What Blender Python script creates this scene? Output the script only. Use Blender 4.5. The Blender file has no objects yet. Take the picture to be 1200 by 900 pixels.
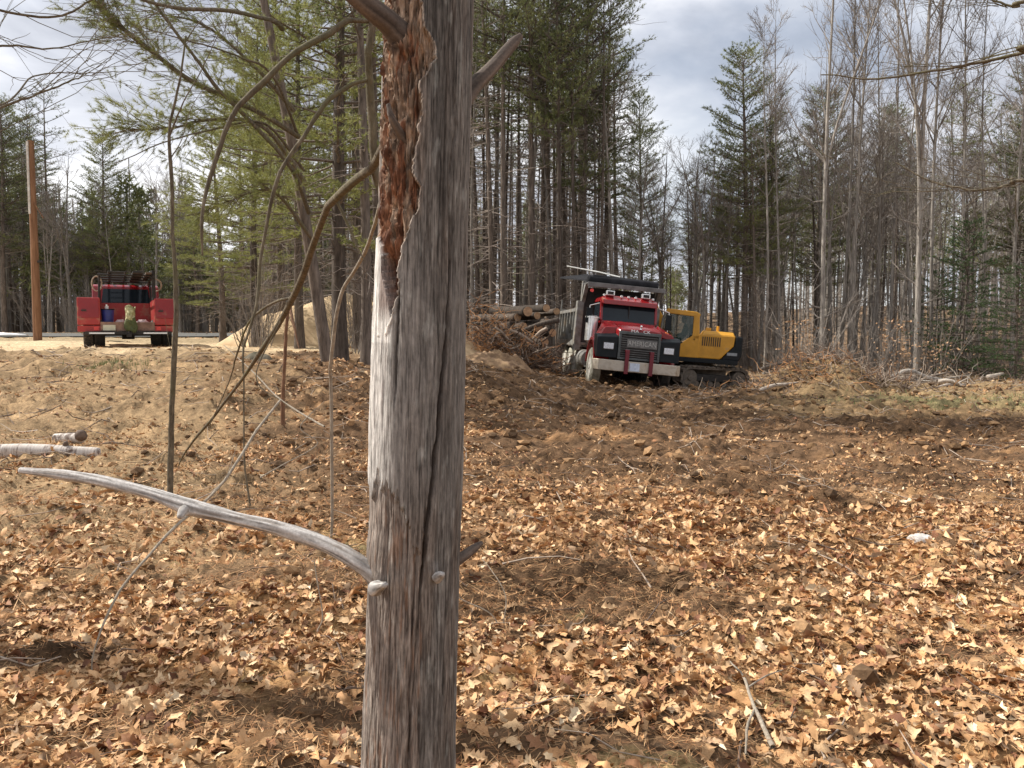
import bpy, math, random
import numpy as np
from mathutils import Vector, Matrix, Euler

random.seed(7)
RNG = np.random.default_rng(11)
scene = bpy.context.scene
COL = scene.collection
R = math.radians

# ------------------------------------------------------------------ camera
PITCH = R(3.6)
CAM = np.array([0.0, 0.0, 1.6])
FPX = 967.0
cam_data = bpy.data.cameras.new("camera")
cam_data.sensor_width = 36.0
cam_data.lens = 36.0 * FPX / 1200.0
cam_data.clip_start = 0.05
cam_data.clip_end = 2000.0
cam = bpy.data.objects.new("camera", cam_data)
cam.location = CAM
cam.rotation_euler = (R(90) - PITCH, 0, 0)
COL.objects.link(cam)
scene.camera = cam

# ------------------------------------------------------------------ sky and sun
SUN_EL, SUN_BEHIND = 44.0, 17.0       # the sun stands to the left, a little beyond the dead tree
saz = R(SUN_BEHIND)
sun_dir = Vector((-math.cos(saz) * math.cos(R(SUN_EL)), math.sin(saz) * math.cos(R(SUN_EL)), math.sin(R(SUN_EL))))
sd = bpy.data.lights.new("sun", 'SUN')
sd.energy = 5.0
sd.angle = R(0.5)
sd.color = (1.0, 0.95, 0.87)
sun = bpy.data.objects.new("sun", sd)
sun.rotation_euler = sun_dir.to_track_quat('Z', 'Y').to_euler()
COL.objects.link(sun)

world = bpy.data.worlds.new("World")
scene.world = world
world.use_nodes = True
nt = world.node_tree
nt.nodes.clear()
wo = nt.nodes.new("ShaderNodeOutputWorld")
bg = nt.nodes.new("ShaderNodeBackground")
bg.inputs["Strength"].default_value = 0.076
sky = nt.nodes.new("ShaderNodeTexSky")
sky.sky_type = 'NISHITA'
sky.sun_disc = False
sky.sun_elevation = R(SUN_EL)
sky.sun_rotation = math.atan2(sun_dir.x, sun_dir.y)
tc = nt.nodes.new("ShaderNodeTexCoord")
mp = nt.nodes.new("ShaderNodeMapping")
mp.inputs["Location"].default_value = (0.35, 0.0, 0.18)
mp.inputs["Scale"].default_value = (1.0, 1.0, 2.1)
n1 = nt.nodes.new("ShaderNodeTexNoise")
n1.inputs["Scale"].default_value = 3.1
n1.inputs["Detail"].default_value = 7.0
n1.inputs["Roughness"].default_value = 0.52
n1.inputs["Distortion"].default_value = 0.35
r1 = nt.nodes.new("ShaderNodeValToRGB")      # cloud brightness: grey bellies to white
r1.color_ramp.elements[0].position = 0.36
r1.color_ramp.elements[0].color = (5.2, 5.5, 6.3, 1)
r1.color_ramp.elements[1].position = 0.60
r1.color_ramp.elements[1].color = (12.0, 12.0, 12.2, 1)
e = r1.color_ramp.elements.new(0.47)
e.color = (7.9, 8.2, 9.0, 1)
n2 = nt.nodes.new("ShaderNodeTexNoise")
n2.inputs["Scale"].default_value = 2.3
n2.inputs["Detail"].default_value = 6.0
r2 = nt.nodes.new("ShaderNodeValToRGB")      # cover: small openings of blue
r2.color_ramp.elements[0].position = 0.38
r2.color_ramp.elements[0].color = (0.55, 0.55, 0.55, 1)
r2.color_ramp.elements[1].position = 0.5
r2.color_ramp.elements[1].color = (1, 1, 1, 1)
mx = nt.nodes.new("ShaderNodeMix")
mx.data_type = 'RGBA'
L = nt.links.new
L(tc.outputs["Generated"], mp.inputs["Vector"])
L(mp.outputs["Vector"], n1.inputs["Vector"])
L(mp.outputs["Vector"], n2.inputs["Vector"])
L(n1.outputs["Fac"], r1.inputs["Fac"])
L(n2.outputs["Fac"], r2.inputs["Fac"])
L(r2.outputs["Color"], mx.inputs[0])
L(sky.outputs["Color"], mx.inputs[6])
L(r1.outputs["Color"], mx.inputs[7])
L(mx.outputs[2], bg.inputs["Color"])
L(bg.outputs["Background"], wo.inputs["Surface"])

scene.view_settings.view_transform = 'Standard'
scene.view_settings.look = 'None'
scene.view_settings.exposure = 0.47
scene.view_settings.gamma = 1.0
scene.render.engine = 'CYCLES'
scene.cycles.max_bounces = 5
scene.cycles.diffuse_bounces = 3
scene.cycles.transparent_max_bounces = 6

# ------------------------------------------------------------------ helpers
def at(px, py, Y):
    """photo pixel -> world point at depth Y"""
    a, b = (px - 600) / FPX, (450 - py) / FPX
    cp, sp = math.cos(PITCH), math.sin(PITCH)
    d = (a, cp + b * sp, -sp + b * cp)
    k = Y / d[1]
    return np.array([d[0] * k, Y, 1.6 + d[2] * k])

def gx(px, Y):
    return (px - 600) / FPX * Y

def hash2(ix, iy, seed):
    ix = ix.astype(np.int64).astype(np.uint64); iy = iy.astype(np.int64).astype(np.uint64)
    h = ix * np.uint64(374761393) + iy * np.uint64(668265263) + np.uint64(seed * 974634533 + 12345)
    h = (h ^ (h >> np.uint64(13))) * np.uint64(1274126177)
    h = h ^ (h >> np.uint64(16))
    h = (h * np.uint64(2246822519)) & np.uint64(0xFFFFFFFF)
    h = h ^ (h >> np.uint64(15))
    return (h & np.uint64(0xFFFFFF)).astype(np.float64) / float(0xFFFFFF)

def noise2(x, y, seed=0):
    x = np.asarray(x, float); y = np.asarray(y, float)
    x, y = np.broadcast_arrays(x, y)
    xi = np.floor(x); yi = np.floor(y)
    fx = x - xi; fy = y - yi
    u = fx * fx * fx * (fx * (fx * 6 - 15) + 10); v = fy * fy * fy * (fy * (fy * 6 - 15) + 10)
    def g(dx, dy):
        a = hash2(xi + dx, yi + dy, seed) * 2 * np.pi
        return np.cos(a) * (fx - dx) + np.sin(a) * (fy - dy)
    return 1.5 * ((g(0, 0) * (1 - u) + g(1, 0) * u) * (1 - v) + (g(0, 1) * (1 - u) + g(1, 1) * u) * v)

def fbm(x, y, seed=0, oct=4, gain=0.5):
    s = 0; a = 1.0; f = 1.0
    for i in range(oct):
        s = s + a * noise2(np.asarray(x) * f + 17.3 * i, np.asarray(y) * f - 9.1 * i, seed + i * 7)
        a *= gain; f *= 2.03
    return s

def sstep(a, b, x):
    t = np.clip((np.asarray(x, float) - a) / (b - a), 0, 1)
    return t * t * (3 - 2 * t)

# ------------------------------------------------------------------ materials
def newmat(name):
    m = bpy.data.materials.new(name)
    m.use_nodes = True
    t = m.node_tree
    b = t.nodes["Principled BSDF"]
    return m, t, b

def mixc(t, fac, a, b, mode='MIX'):
    n = t.nodes.new("ShaderNodeMix"); n.data_type = 'RGBA'; n.blend_type = mode
    for sock, v in ((0, fac), (6, a), (7, b)):
        if hasattr(v, "type") and hasattr(v, "links"):
            t.links.new(v, n.inputs[sock])
        else:
            n.inputs[sock].default_value = v if sock == 0 else (*v[:3], 1)
    return n.outputs[2]

def noisenode(t, scale, detail=4, rough=0.6, vec=None, sc=(1, 1, 1), coord="Object"):
    n = t.nodes.new("ShaderNodeTexNoise")
    n.inputs["Scale"].default_value = scale
    n.inputs["Detail"].default_value = detail
    n.inputs["Roughness"].default_value = rough
    if vec is None:
        c = t.nodes.new("ShaderNodeTexCoord"); m = t.nodes.new("ShaderNodeMapping")
        m.inputs["Scale"].default_value = sc
        t.links.new(c.outputs[coord], m.inputs["Vector"]); vec = m.outputs["Vector"]
    t.links.new(vec, n.inputs["Vector"])
    return n.outputs["Fac"]

def ramp(t, fac, stops):
    r = t.nodes.new("ShaderNodeValToRGB")
    el = r.color_ramp.elements
    el[0].position, el[0].color = stops[0][0], (*stops[0][1], 1)
    el[1].position, el[1].color = stops[-1][0], (*stops[-1][1], 1)
    for p, c in stops[1:-1]:
        q = el.new(p); q.color = (*c, 1)
    t.links.new(fac, r.inputs["Fac"])
    return r.outputs["Color"]

def g3(v): return (v, v, v)

def bump(t, b, h, strength=0.4, dist=0.02):
    n = t.nodes.new("ShaderNodeBump")
    n.inputs["Strength"].default_value = strength
    n.inputs["Distance"].default_value = dist
    t.links.new(h, n.inputs["Height"])
    t.links.new(n.outputs["Normal"], b.inputs["Normal"])

def simple(name, c1, c2=None, scale=6, rough=0.6, metal=0.0, bs=0.0, sc=(1, 1, 1), dirt=None, spec=0.5):
    m, t, b = newmat(name)
    c2 = c2 or tuple(x * 0.7 for x in c1)
    f = noisenode(t, scale, 5, 0.6, sc=sc)
    c = ramp(t, f, [(0.35, c2), (0.62, c1)])
    if dirt:
        f2 = noisenode(t, 3.0, 6, 0.65)
        fr = ramp(t, f2, [(dirt[1], g3(0)), (dirt[1] + 0.18, g3(1))])
        c = mixc(t, fr, c, dirt[0])
    t.links.new(c, b.inputs["Base Color"])
    b.inputs["Roughness"].default_value = rough
    b.inputs["Metallic"].default_value = metal
    b.inputs["Specular IOR Level"].default_value = spec
    if bs: bump(t, b, f, bs, 0.02)
    return m

def bark(name, lo, hi, moss=None, stretch=0.18, scale=14, rnd=0.35):
    """furrowed bark: vertical streaks, per tree brightness"""
    m, t, b = newmat(name)
    f = noisenode(t, scale, 6, 0.7, sc=(1, 1, stretch))
    c = ramp(t, f, [(0.32, lo), (0.55, tuple((a + d) / 2 for a, d in zip(lo, hi))), (0.72, hi)])
    if moss:
        f2 = noisenode(t, 2.2, 4, 0.6)
        c = mixc(t, ramp(t, f2, [(0.5, g3(0)), (0.66, g3(0.8))]), c, moss)
    oi = t.nodes.new("ShaderNodeObjectInfo")
    v = t.nodes.new("ShaderNodeMapRange")
    v.inputs["To Min"].default_value = 1 - rnd; v.inputs["To Max"].default_value = 1 + rnd
    t.links.new(oi.outputs["Random"], v.inputs["Value"])
    h = t.nodes.new("ShaderNodeHueSaturation")
    t.links.new(v.outputs["Result"], h.inputs["Value"]); t.links.new(c, h.inputs["Color"])
    t.links.new(h.outputs["Color"], b.inputs["Base Color"])
    b.inputs["Roughness"].default_value = 0.9
    b.inputs["Specular IOR Level"].default_value = 0.2
    bump(t, b, f, 0.7, 0.03)
    return m

def attrmat(name, rough=0.85, nscale=30, amp=0.3, bs=0.3, sc=(1, 1, 1), spec=0.2, bd=0.02, transl=0.0):
    """pigment from the mesh attribute Col, broken up by fine noise"""
    m, t, b = newmat(name)
    a = t.nodes.new("ShaderNodeAttribute"); a.attribute_name = "Col"
    f = noisenode(t, nscale, 6, 0.7, sc=sc)
    mul = ramp(t, f, [(0.3, g3(1 - amp)), (0.7, g3(1 + amp))])
    c = mixc(t, 1.0, a.outputs["Color"], mul, 'MULTIPLY')
    t.links.new(c, b.inputs["Base Color"])
    b.inputs["Roughness"].default_value = rough
    b.inputs["Specular IOR Level"].default_value = spec
    if bs: bump(t, b, f, bs, bd)
    return m

# ------------------------------------------------------------------ mesh building
def mesh_from(name, verts, quads=None, tris=None, mats=(), qmat=None, tmat=None, smooth=True, col=None):
    verts = np.asarray(verts, np.float32)
    me = bpy.data.meshes.new(name)
    nq = 0 if quads is None else len(quads); ntr = 0 if tris is None else len(tris)
    parts = []
    if nq: parts.append(np.asarray(quads, np.int32).ravel())
    if ntr: parts.append(np.asarray(tris, np.int32).ravel())
    loops = np.concatenate(parts)
    me.vertices.add(len(verts)); me.vertices.foreach_set("co", verts.ravel())
    me.loops.add(len(loops)); me.loops.foreach_set("vertex_index", loops)
    me.polygons.add(nq + ntr)
    st = np.concatenate([np.arange(nq) * 4, nq * 4 + np.arange(ntr) * 3]).astype(np.int32)
    me.polygons.foreach_set("loop_start", st)
    me.polygons.foreach_set("use_smooth", np.full(nq + ntr, smooth, bool))
    for m in mats: me.materials.append(m)
    mi = np.zeros(nq + ntr, np.int32)
    if qmat is not None and nq: mi[:nq] = qmat
    if tmat is not None and ntr: mi[nq:] = tmat
    me.polygons.foreach_set("material_index", mi)
    me.update(calc_edges=True)
    if col is not None:
        ca = me.color_attributes.new("Col", 'FLOAT_COLOR', 'POINT')
        c4 = np.ones((len(verts), 4), np.float32); c4[:, :3] = col
        ca.data.foreach_set("color", c4.ravel())
    return me

def link(name, me, parent=None, loc=None):
    o = bpy.data.objects.new(name, me)
    COL.objects.link(o)
    if parent: o.parent = parent
    if loc is not None: o.location = loc
    return o

def tag(o, label=None, cat=None, group=None, kind=None):
    if label: o["label"] = label
    if cat: o["category"] = cat
    if group: o["group"] = group
    if kind: o["kind"] = kind
    return o

def empty(name, loc=(0, 0, 0), rz=0.0, **k):
    o = bpy.data.objects.new(name, None)
    o.empty_display_size = 0.2
    COL.objects.link(o); o.location = loc; o.rotation_euler = (0, 0, rz)
    return tag(o, **k)

def copy_thing(root, loc, rz=0.0, sc=1.0, label=None, group=None, tilt=(0, 0)):
    c = root.copy(); COL.objects.link(c)
    c.location = loc; c.rotation_euler = (tilt[0], tilt[1], rz)
    c.scale = (sc, sc, sc) if not hasattr(sc, "__len__") else sc
    if label: c["label"] = label
    if group: c["group"] = group
    for ch in list(root.children):
        d = ch.copy(); COL.objects.link(d); d.parent = c
        for gch in list(ch.children):
            e_ = gch.copy(); COL.objects.link(e_); e_.parent = d
    return c

class Tubes:
    """many tapered tubes joined into one mesh, built in batches"""
    def __init__(self): self.items = {}
    def add(self, pts, radii, sides=5, mat=0):
        pts = np.asarray(pts, float); radii = np.asarray(radii, float)
        if radii.ndim == 0 or len(radii) == 2:
            r = radii if radii.ndim else np.array([radii, radii])
            radii = np.linspace(r[0], r[1], len(pts))
        self.items.setdefault((len(pts), sides, mat), []).append((pts, radii))
    def arrays(self):
        V = []; Q = []; M = []; off = 0
        for (n, s, mat), lst in self.items.items():
            P = np.stack([a for a, _ in lst]); Rr = np.stack([b for _, b in lst])
            T = len(lst)
            tan = np.gradient(P, axis=1)
            tan /= np.linalg.norm(tan, axis=2, keepdims=True) + 1e-9
            mean = P[:, -1] - P[:, 0]
            mean /= np.linalg.norm(mean, axis=1, keepdims=True) + 1e-9
            ref = np.where(np.abs(mean[:, 2:3]) < 0.8, [[0, 0, 1.0]], [[1.0, 0, 0]])
            ref = np.repeat(ref[:, None], n, 1)
            A = np.cross(tan, ref); A /= np.linalg.norm(A, axis=2, keepdims=True) + 1e-9
            B = np.cross(tan, A)
            ang = np.arange(s) / s * 2 * np.pi
            ring = P[:, :, None] + Rr[:, :, None, None] * (A[:, :, None] * np.cos(ang)[:, None] + B[:, :, None] * np.sin(ang)[:, None])
            V.append(ring.reshape(-1, 3))
            i, j, k = np.meshgrid(np.arange(T), np.arange(n - 1), np.arange(s), indexing='ij')
            base = off + i * n * s + j * s
            k2 = (k + 1) % s
            q = np.stack([base + k, base + s + k, base + s + k2, base + k2], -1).reshape(-1, 4)
            Q.append(q); M.append(np.full(len(q), mat, np.int32))
            off += T * n * s
        return np.concatenate(V), np.concatenate(Q), np.concatenate(M)
    def mesh(self, name, mats, extra=None, smooth=True, capends=False):
        V, Q, M = self.arrays()
        T = None; TM = None
        if extra is not None:                       # extra = (verts, tris, matindex)
            ev, et, em = extra
            T = et + len(V); V = np.concatenate([V, ev]); TM = np.full(len(T), em, np.int32)
        return mesh_from(name, V, Q, T, mats, M, TM, smooth)

def curve_pts(ctrl, n):
    """smooth curve (Catmull-Rom) through control points"""
    c = np.asarray(ctrl, float)
    c = np.vstack([2 * c[0] - c[1], c, 2 * c[-1] - c[-2]])
    m = len(c) - 3
    t = np.linspace(0, m - 1e-6, n); i = t.astype(int); f = (t - i)[:, None]
    p0, p1, p2, p3 = c[i], c[i + 1], c[i + 2], c[i + 3]
    return 0.5 * ((2 * p1) + (-p0 + p2) * f + (2 * p0 - 5 * p1 + 4 * p2 - p3) * f ** 2 + (-p0 + 3 * p1 - 3 * p2 + p3) * f ** 3)
# ------------------------------------------------------------------ terrain
def gh(x, y):
    """large shapes of the ground"""
    x = np.asarray(x, float); y = np.asarray(y, float)
    z = 1.17 * sstep(4, 19, y) * sstep(-4.3, 5.5, -x)
    z = z + 0.38 * sstep(24, 42, y) * sstep(2, 12, -x)
    z = z + 4.0 * sstep(62, 130, y) * (1 - sstep(8, 40, x)) + 4.5 * sstep(34, 95, y) * sstep(8, 40, x)            # wooded slope to the right
    z = z + 0.9 * (1 + 0.25 * fbm(x / 0.7, y / 0.7, 19, 3)) * np.exp(-(((x - 8.1) / 2.0) ** 2 + ((y - 22.3) / 1.3) ** 2))   # scraped-up heap
    z = z + 0.16 * np.exp(-(((x - 2.4) / 0.9) ** 2 + ((y - 7.6) / 0.6) ** 2))
    z = z - 0.10 * np.exp(-(((x - 0.28) / 0.45) ** 2 + ((y - 4.85) / 0.22) ** 2))
    z = z + 0.09 * np.exp(-(((x - 0.35) / 0.6) ** 2 + ((y - 5.35) / 0.22) ** 2))
    z = z + 0.08 * np.exp(-(((x + 1.3) / 1.2) ** 2 + ((y - 5.0) / 0.4) ** 2))
    z = z + 0.10 * fbm(x / 6.0, y / 3.5, 5, 3) * sstep(3, 9, y) * (1 - 0.8 * sstep(24, 34, y))
    # flat standing of the dump truck, leaning to its right-hand side in view
    w = np.exp(-(((x - 4.1) / 3.3) ** 4 + ((y - 27.0) / 6.5) ** 4))
    z = z * (1 - w) + w * (-0.03 - 0.095 * (x - 3.4))
    w2 = np.exp(-(((x + 10.2) / 3.0) ** 4 + ((y - 24.5) / 5.0) ** 4))
    z = z * (1 - w2) + w2 * (1.17 + 0.006 * (y - 22))
    return z

def pad(x, y):        # packed sandy yard and road on the left
    e = fbm(x / 3.0, y / 3.0, 31, 3) * 1.6
    return sstep(16.5, 19.5, y + e) * sstep(2.0, 5.0, -x + e * 0.5)

def rough_mask(x, y):
    return 1 - 0.75 * pad(x, y)

PATCH = [(0.32, 4.95, .72, .55, 1.5), (2.4, 7.8, .95, .6, 1.0), (0.9, 9.2, 1.7, .6, .9), (-2.3, 5.3, .8, .2, .9), (-1.35, 5.75, .5, .45, .9), (-2.1, 8.2, 1.0, .45, .9), (-1.1, 6.6, .6, .25, .7), (3.0, 10.6, 1.6, .5, .8),
         (4.6, 8.9, .8, .4, .7), (-2.2, 3.95, .5, .12, .8), (1.25, 4.75, .16, .12, 1.0), (0.85, 6.7, .3, .2, 1.0), (0.2, 7.7, .5, .2, .9), (2.9, 7.2, .35, .15, 1.0), (-3.6, 11.5, 1.6, .8, .6), (1.9, 5.9, .5, .18, .7)]
def soilmask(x, y):
    x = np.asarray(x, float); y = np.asarray(y, float)
    n = fbm(x / 0.35, y / 0.28, 83, 4); m = 0 * x
    for cx, cy, rx, ry, a in PATCH:
        m = np.maximum(m, a * np.exp(-((x - cx) / rx) ** 2 - ((y - cy) / ry) ** 2))
    band = 0.75 * sstep(10.5, 13.5, y) * (1 - sstep(23, 26, y)) * sstep(-3.0, -0.5, x) * (0.8 + 0.6 * fbm(x / 1.5, y / 1.2, 85, 3))
    m = np.maximum(m, band)
    return sstep(0.30, 0.62, m + 0.28 * n)

def micro(x, y):
    x = np.asarray(x, float); y = np.asarray(y, float)
    fo = np.maximum(sstep(-0.25, 0.35, fbm(x / 1.6, y / 1.1, 71, 3)), 1.5 * soilmask(x, y))         # turned soil against flatter litter
    far = 1 + 0.7 * sstep(8, 20, y)
    a = 0.07 * fbm(x / 0.9, y / 0.55, 41, 3) * far
    r = np.abs(fbm(x / 0.30, y / 0.22, 43, 3))
    b = 0.055 * (0.45 - r) * (0.4 + 0.9 * fo) * (0.7 + 0.5 * sstep(5, 9, y))
    c = 0.022 * fbm(x / 0.07, y / 0.07, 47, 3) * (0.5 + 0.7 * fo)
    d = 0.10 * np.maximum(0, fbm(x / 1.9, y / 0.7, 53, 2) - 0.15) * sstep(7, 12, y) * (1 - sstep(26, 32, y))
    e = 0.05 * sstep(6, 11, y) * fbm(x / 0.33, y / 0.28, 61, 3) * (0.4 + fo)
    return (a + b + c + d + e) * rough_mask(x, y)

def H(x, y): return gh(x, y) + micro(x, y)
def Hs(x, y): return float(H(np.array([x]), np.array([y]))[0])

def strawmask(x, y):
    q = -np.asarray(x, float) / np.maximum(np.asarray(y, float), 0.5)
    return sstep(0.20, 0.42, q + 0.10 * fbm(np.asarray(x) / 1.1, np.asarray(y) / 1.1, 95, 3)) * sstep(4.3, 6.0, y)

def litter(x, y):     # 0..1 cover of dead leaves
    n = fbm(x / 1.3, y / 0.9, 91, 4)
    near = 1 - sstep(5.0, 9.5, y)
    base = 0.08 + 0.68 * near + 0.12 * sstep(0.5, 3, x) * near
    hole = np.exp(-(((x - 0.25) / 0.75) ** 2 + ((y - 5.0) / 0.55) ** 2)) + 0.8 * np.exp(-(((x + 1.2) / 0.9) ** 2 + ((y - 5.1) / 0.3) ** 2)) \
        + 0.8 * np.exp(-(((x - 2.6) / 1.5) ** 2 + ((y - 8.0) / 0.9) ** 2)) + 0.7 * np.exp(-(((x + 2.0) / 1.3) ** 2 + ((y - 7.2) / 0.5) ** 2))
    patch = 0.5 * np.exp(-(((x - 1.2) / 1.5) ** 2 + ((y - 6.6) / 0.8) ** 2))
    v = base + 0.95 * n - 0.85 * hole + patch - 0.12 * sstep(8, 13, y)
    return np.clip(v, 0.03, 1) * (1 - 0.93 * pad(x, y)) * (1 - 0.55 * strawmask(x, y)) * (1 - 0.88 * soilmask(x, y))

C = np.array
def ground_color(x, y):
    n1_ = fbm(x / 0.8, y / 0.5, 101, 5); n2_ = fbm(x / 0.12, y / 0.10, 103, 4); n3_ = fbm(x / 4.0, y / 2.0, 107, 3)
    soil = C([0.128, 0.076, 0.042])[None] * (1 + 0.45 * n2_)[:, None]
    duff = (C([0.30, 0.17, 0.082])[None] + C([0.12, 0.075, 0.03])[None] * (1 - sstep(4.5, 7.5, y))[:, None]) * (1 + 0.35 * n2_)[:, None]      # needle thatch and crumbled leaf
    straw = C([0.37, 0.255, 0.14])[None] * (1 + 0.3 * n2_)[:, None]
    k = sstep(-0.35, 0.45, n1_ + 0.8 * litter(x, y) - 0.60)[:, None]
    c = soil * (1 - k) + duff * k
    sm = soilmask(x, y)[:, None] * 0.9
    c = c * (1 - sm) + C([0.105, 0.062, 0.034])[None] * (1 + 0.55 * n2_ + 0.35 * n3_)[:, None] * sm
    l = strawmask(x, y)[:, None] * 0.75
    c = c * (1 - l) + straw * l * (0.85 + 0.25 * n1_[:, None])
    rs = (sstep(4, 9, x + 0.0 * y + 2 * n3_) * sstep(14, 18, y + n3_))[:, None] * 0.7
    c = c * (1 - rs) + C([0.30, 0.21, 0.11])[None] * (1 + 0.4 * n2_)[:, None] * rs
    p = pad(x, y)[:, None]
    c = c * (1 - p) + C([0.55, 0.42, 0.26])[None] * (1 + 0.10 * n1_ + 0.08 * n2_)[:, None] * p
    # thin green on the right and a little beside the foreground
    g = np.exp(-(((x - 9.9) / 2.6) ** 2 + ((y - 18.3) / 1.1) ** 2)) * sstep(-0.5, 0.3, n1_ + n3_) * 0.45
    g = (g + 0.3 * sstep(0.95, 1.3, n1_ * 1.3 + n3_) * (1 - sstep(5, 9, y)))[:, None]
    g = np.clip(g, 0, 0.9)
    c = c * (1 - g) + C([0.16, 0.19, 0.085])[None] * (1 + 0.3 * n2_)[:, None] * g
    # dry verge on the left beyond the yard, then the woodland floor
    v = (sstep(27.5, 29.5, y + n3_) * sstep(2, 6, -x - 5) * (1 - sstep(33.5, 34.2, y)))[:, None]
    c = c * (1 - v) + C([0.33, 0.25, 0.15])[None] * (1 + 0.3 * n2_)[:, None] * v
    w = (sstep(29, 33, y) * sstep(-9, -4, x + 2 * n3_) + sstep(42, 44, y) * (1 - sstep(-9, -4, x)))[:, None]
    w = np.clip(w, 0, 1)
    c = c * (1 - w) + C([0.21, 0.14, 0.085])[None] * (1 + 0.35 * n1_ + 0.3 * n2_)[:, None] * w
    return np.clip(c, 0.01, 0.9)

ys = [-30.0, -20, -12, -7, -4, -2, -1, -0.3, 0.4, 1.0, 1.5, 1.9]
y_ = 2.2
while y_ < 48:
    ys.append(y_); y_ += max(0.011, y_ * 0.0068)
while y_ < 900:
    ys.append(y_); y_ *= 1.06
ys = np.array(ys)
u = np.linspace(-1, 1, 370) * 3.3
ext = []
e0, st_ = 3.3, 0.03
while e0 < 150:
    st_ *= 1.13; e0 += st_; ext.append(e0)
ext = np.array(ext)
xs = np.concatenate([-ext[::-1], u, ext])
scl = np.maximum(1.0, np.maximum(ys, 0) / 4.0)
scl = np.minimum(scl, 12)
GX = xs[None, :] * scl[:, None]
GY = np.repeat(ys[:, None], len(xs), 1)
gxx, gyy = GX.ravel(), GY.ravel()
gz = H(gxx, gyy)
gverts = np.stack([gxx, gyy, gz], 1)
ni, nj = GX.shape
ii, jj = np.meshgrid(np.arange(ni - 1), np.arange(nj - 1), indexing='ij')
b0 = (ii * nj + jj).ravel()
gq = np.stack([b0, b0 + 1, b0 + nj + 1, b0 + nj], 1)
m_ground, t_, b_ = newmat("ground_soil")
a_ = t_.nodes.new("ShaderNodeAttribute"); a_.attribute_name = "Col"
f1 = noisenode(t_, 9.0, 9, 0.72, coord="Object")
f2 = noisenode(t_, 60.0, 5, 0.7, coord="Object")
c_ = mixc(t_, 1.0, a_.outputs["Color"], ramp(t_, f1, [(0.32, g3(0.55)), (0.5, g3(1.0)), (0.68, g3(1.45))]), 'MULTIPLY')
c_ = mixc(t_, 1.0, c_, ramp(t_, f2, [(0.3, g3(0.6)), (0.7, g3(1.4))]), 'MULTIPLY')
t_.links.new(c_, b_.inputs["Base Color"])
b_.inputs["Roughness"].default_value = 0.95
b_.inputs["Specular IOR Level"].default_value = 0.1
bump(t_, b_, f2, 0.6, 0.02)
ground = link("ground", mesh_from("ground", gverts, gq, None, [m_ground], smooth=True, col=ground_color(gxx, gyy)))
tag(ground, kind="structure")

# far road across the left
m_road = simple("road_asphalt", (0.17, 0.165, 0.155), (0.12, 0.118, 0.11), 20, 1.0, bs=0.1, spec=0.0)
rx = np.linspace(-60, -2, 60); rv = []; 
for x in rx:
    for yy in (34.6, 36.2, 38.0, 39.8):
        rv.append((x, yy + 0.05 * x, Hs(x, yy + 0.05 * x) + 0.05))
rq = [(i * 4 + j, i * 4 + j + 4, i * 4 + j + 5, i * 4 + j + 1) for i in range(59) for j in range(3)]
tag(link("road", mesh_from("road", rv, rq, None, [m_road])), kind="structure")

# last snow by the road
m_snow = simple("old_snow", (0.82, 0.83, 0.86), (0.70, 0.70, 0.72), 5, 0.6, bs=0.2)
def lump(name, cx, cy, rx_, ry_, h, mat, seed, n=28, base=None, prof=1.0, col=None, rough=0.12):
    vs = []; qs = []
    m = n * 2
    for i in range(n + 1):
        r = i / n
        for j in range(m):
            a = j / m * 2 * math.pi
            k = 1 + 0.18 * float(noise2(np.array([math.cos(a) * 1.4 + seed]), np.array([math.sin(a) * 1.4]), seed)[0])
            x = cx + rx_ * r * k * math.cos(a); y = cy + ry_ * r * k * math.sin(a)
            vs.append((x, y, r))
    V = np.array(vs)
    hh = h * (1 - V[:, 2] ** prof) ** 1.0
    hh = hh * (1 + rough * 2 * fbm(V[:, 0] / rx_ * 2.2, V[:, 1] / ry_ * 2.2, seed, 4)) + rough * h * 0.25 * fbm(V[:, 0] * 2.5, V[:, 1] * 2.5, seed + 3, 3) * (1 - V[:, 2])
    g = gh(V[:, 0], V[:, 1]) if base is None else base
    z = g + hh - 0.06 * (V[:, 2] > 0.99)
    P = np.stack([V[:, 0], V[:, 1], z], 1)
    for i in range(n):
        for j in range(m):
            qs.append((i * m + j, i * m + (j + 1) % m, (i + 1) * m + (j + 1) % m, (i + 1) * m + j))
    return mesh_from(name, P - C([cx, cy, 0]), np.array(qs)[:, ::-1], None, [mat], col=col)

s_ = link("snow_patch", lump("snow_patch", -22.6, 36.0, 2.0, 0.8, 0.14, m_snow, 5), loc=(-22.6, 36.0, 0))
tag(s_, kind="structure")

# ------------------------------------------------------------------ dead leaves
PAL = np.array([[0.56, 0.37, 0.205], [0.66, 0.48, 0.29], [0.46, 0.28, 0.14], [0.30, 0.16, 0.085], [0.18, 0.085, 0.048],
                [0.70, 0.55, 0.36], [0.54, 0.33, 0.17], [0.34, 0.24, 0.155], [0.72, 0.61, 0.44]])
PALW = np.array([.22, .14, .17, .12, .07, .06, .13, .07, .02]); PALW = PALW / PALW.sum()

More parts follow.
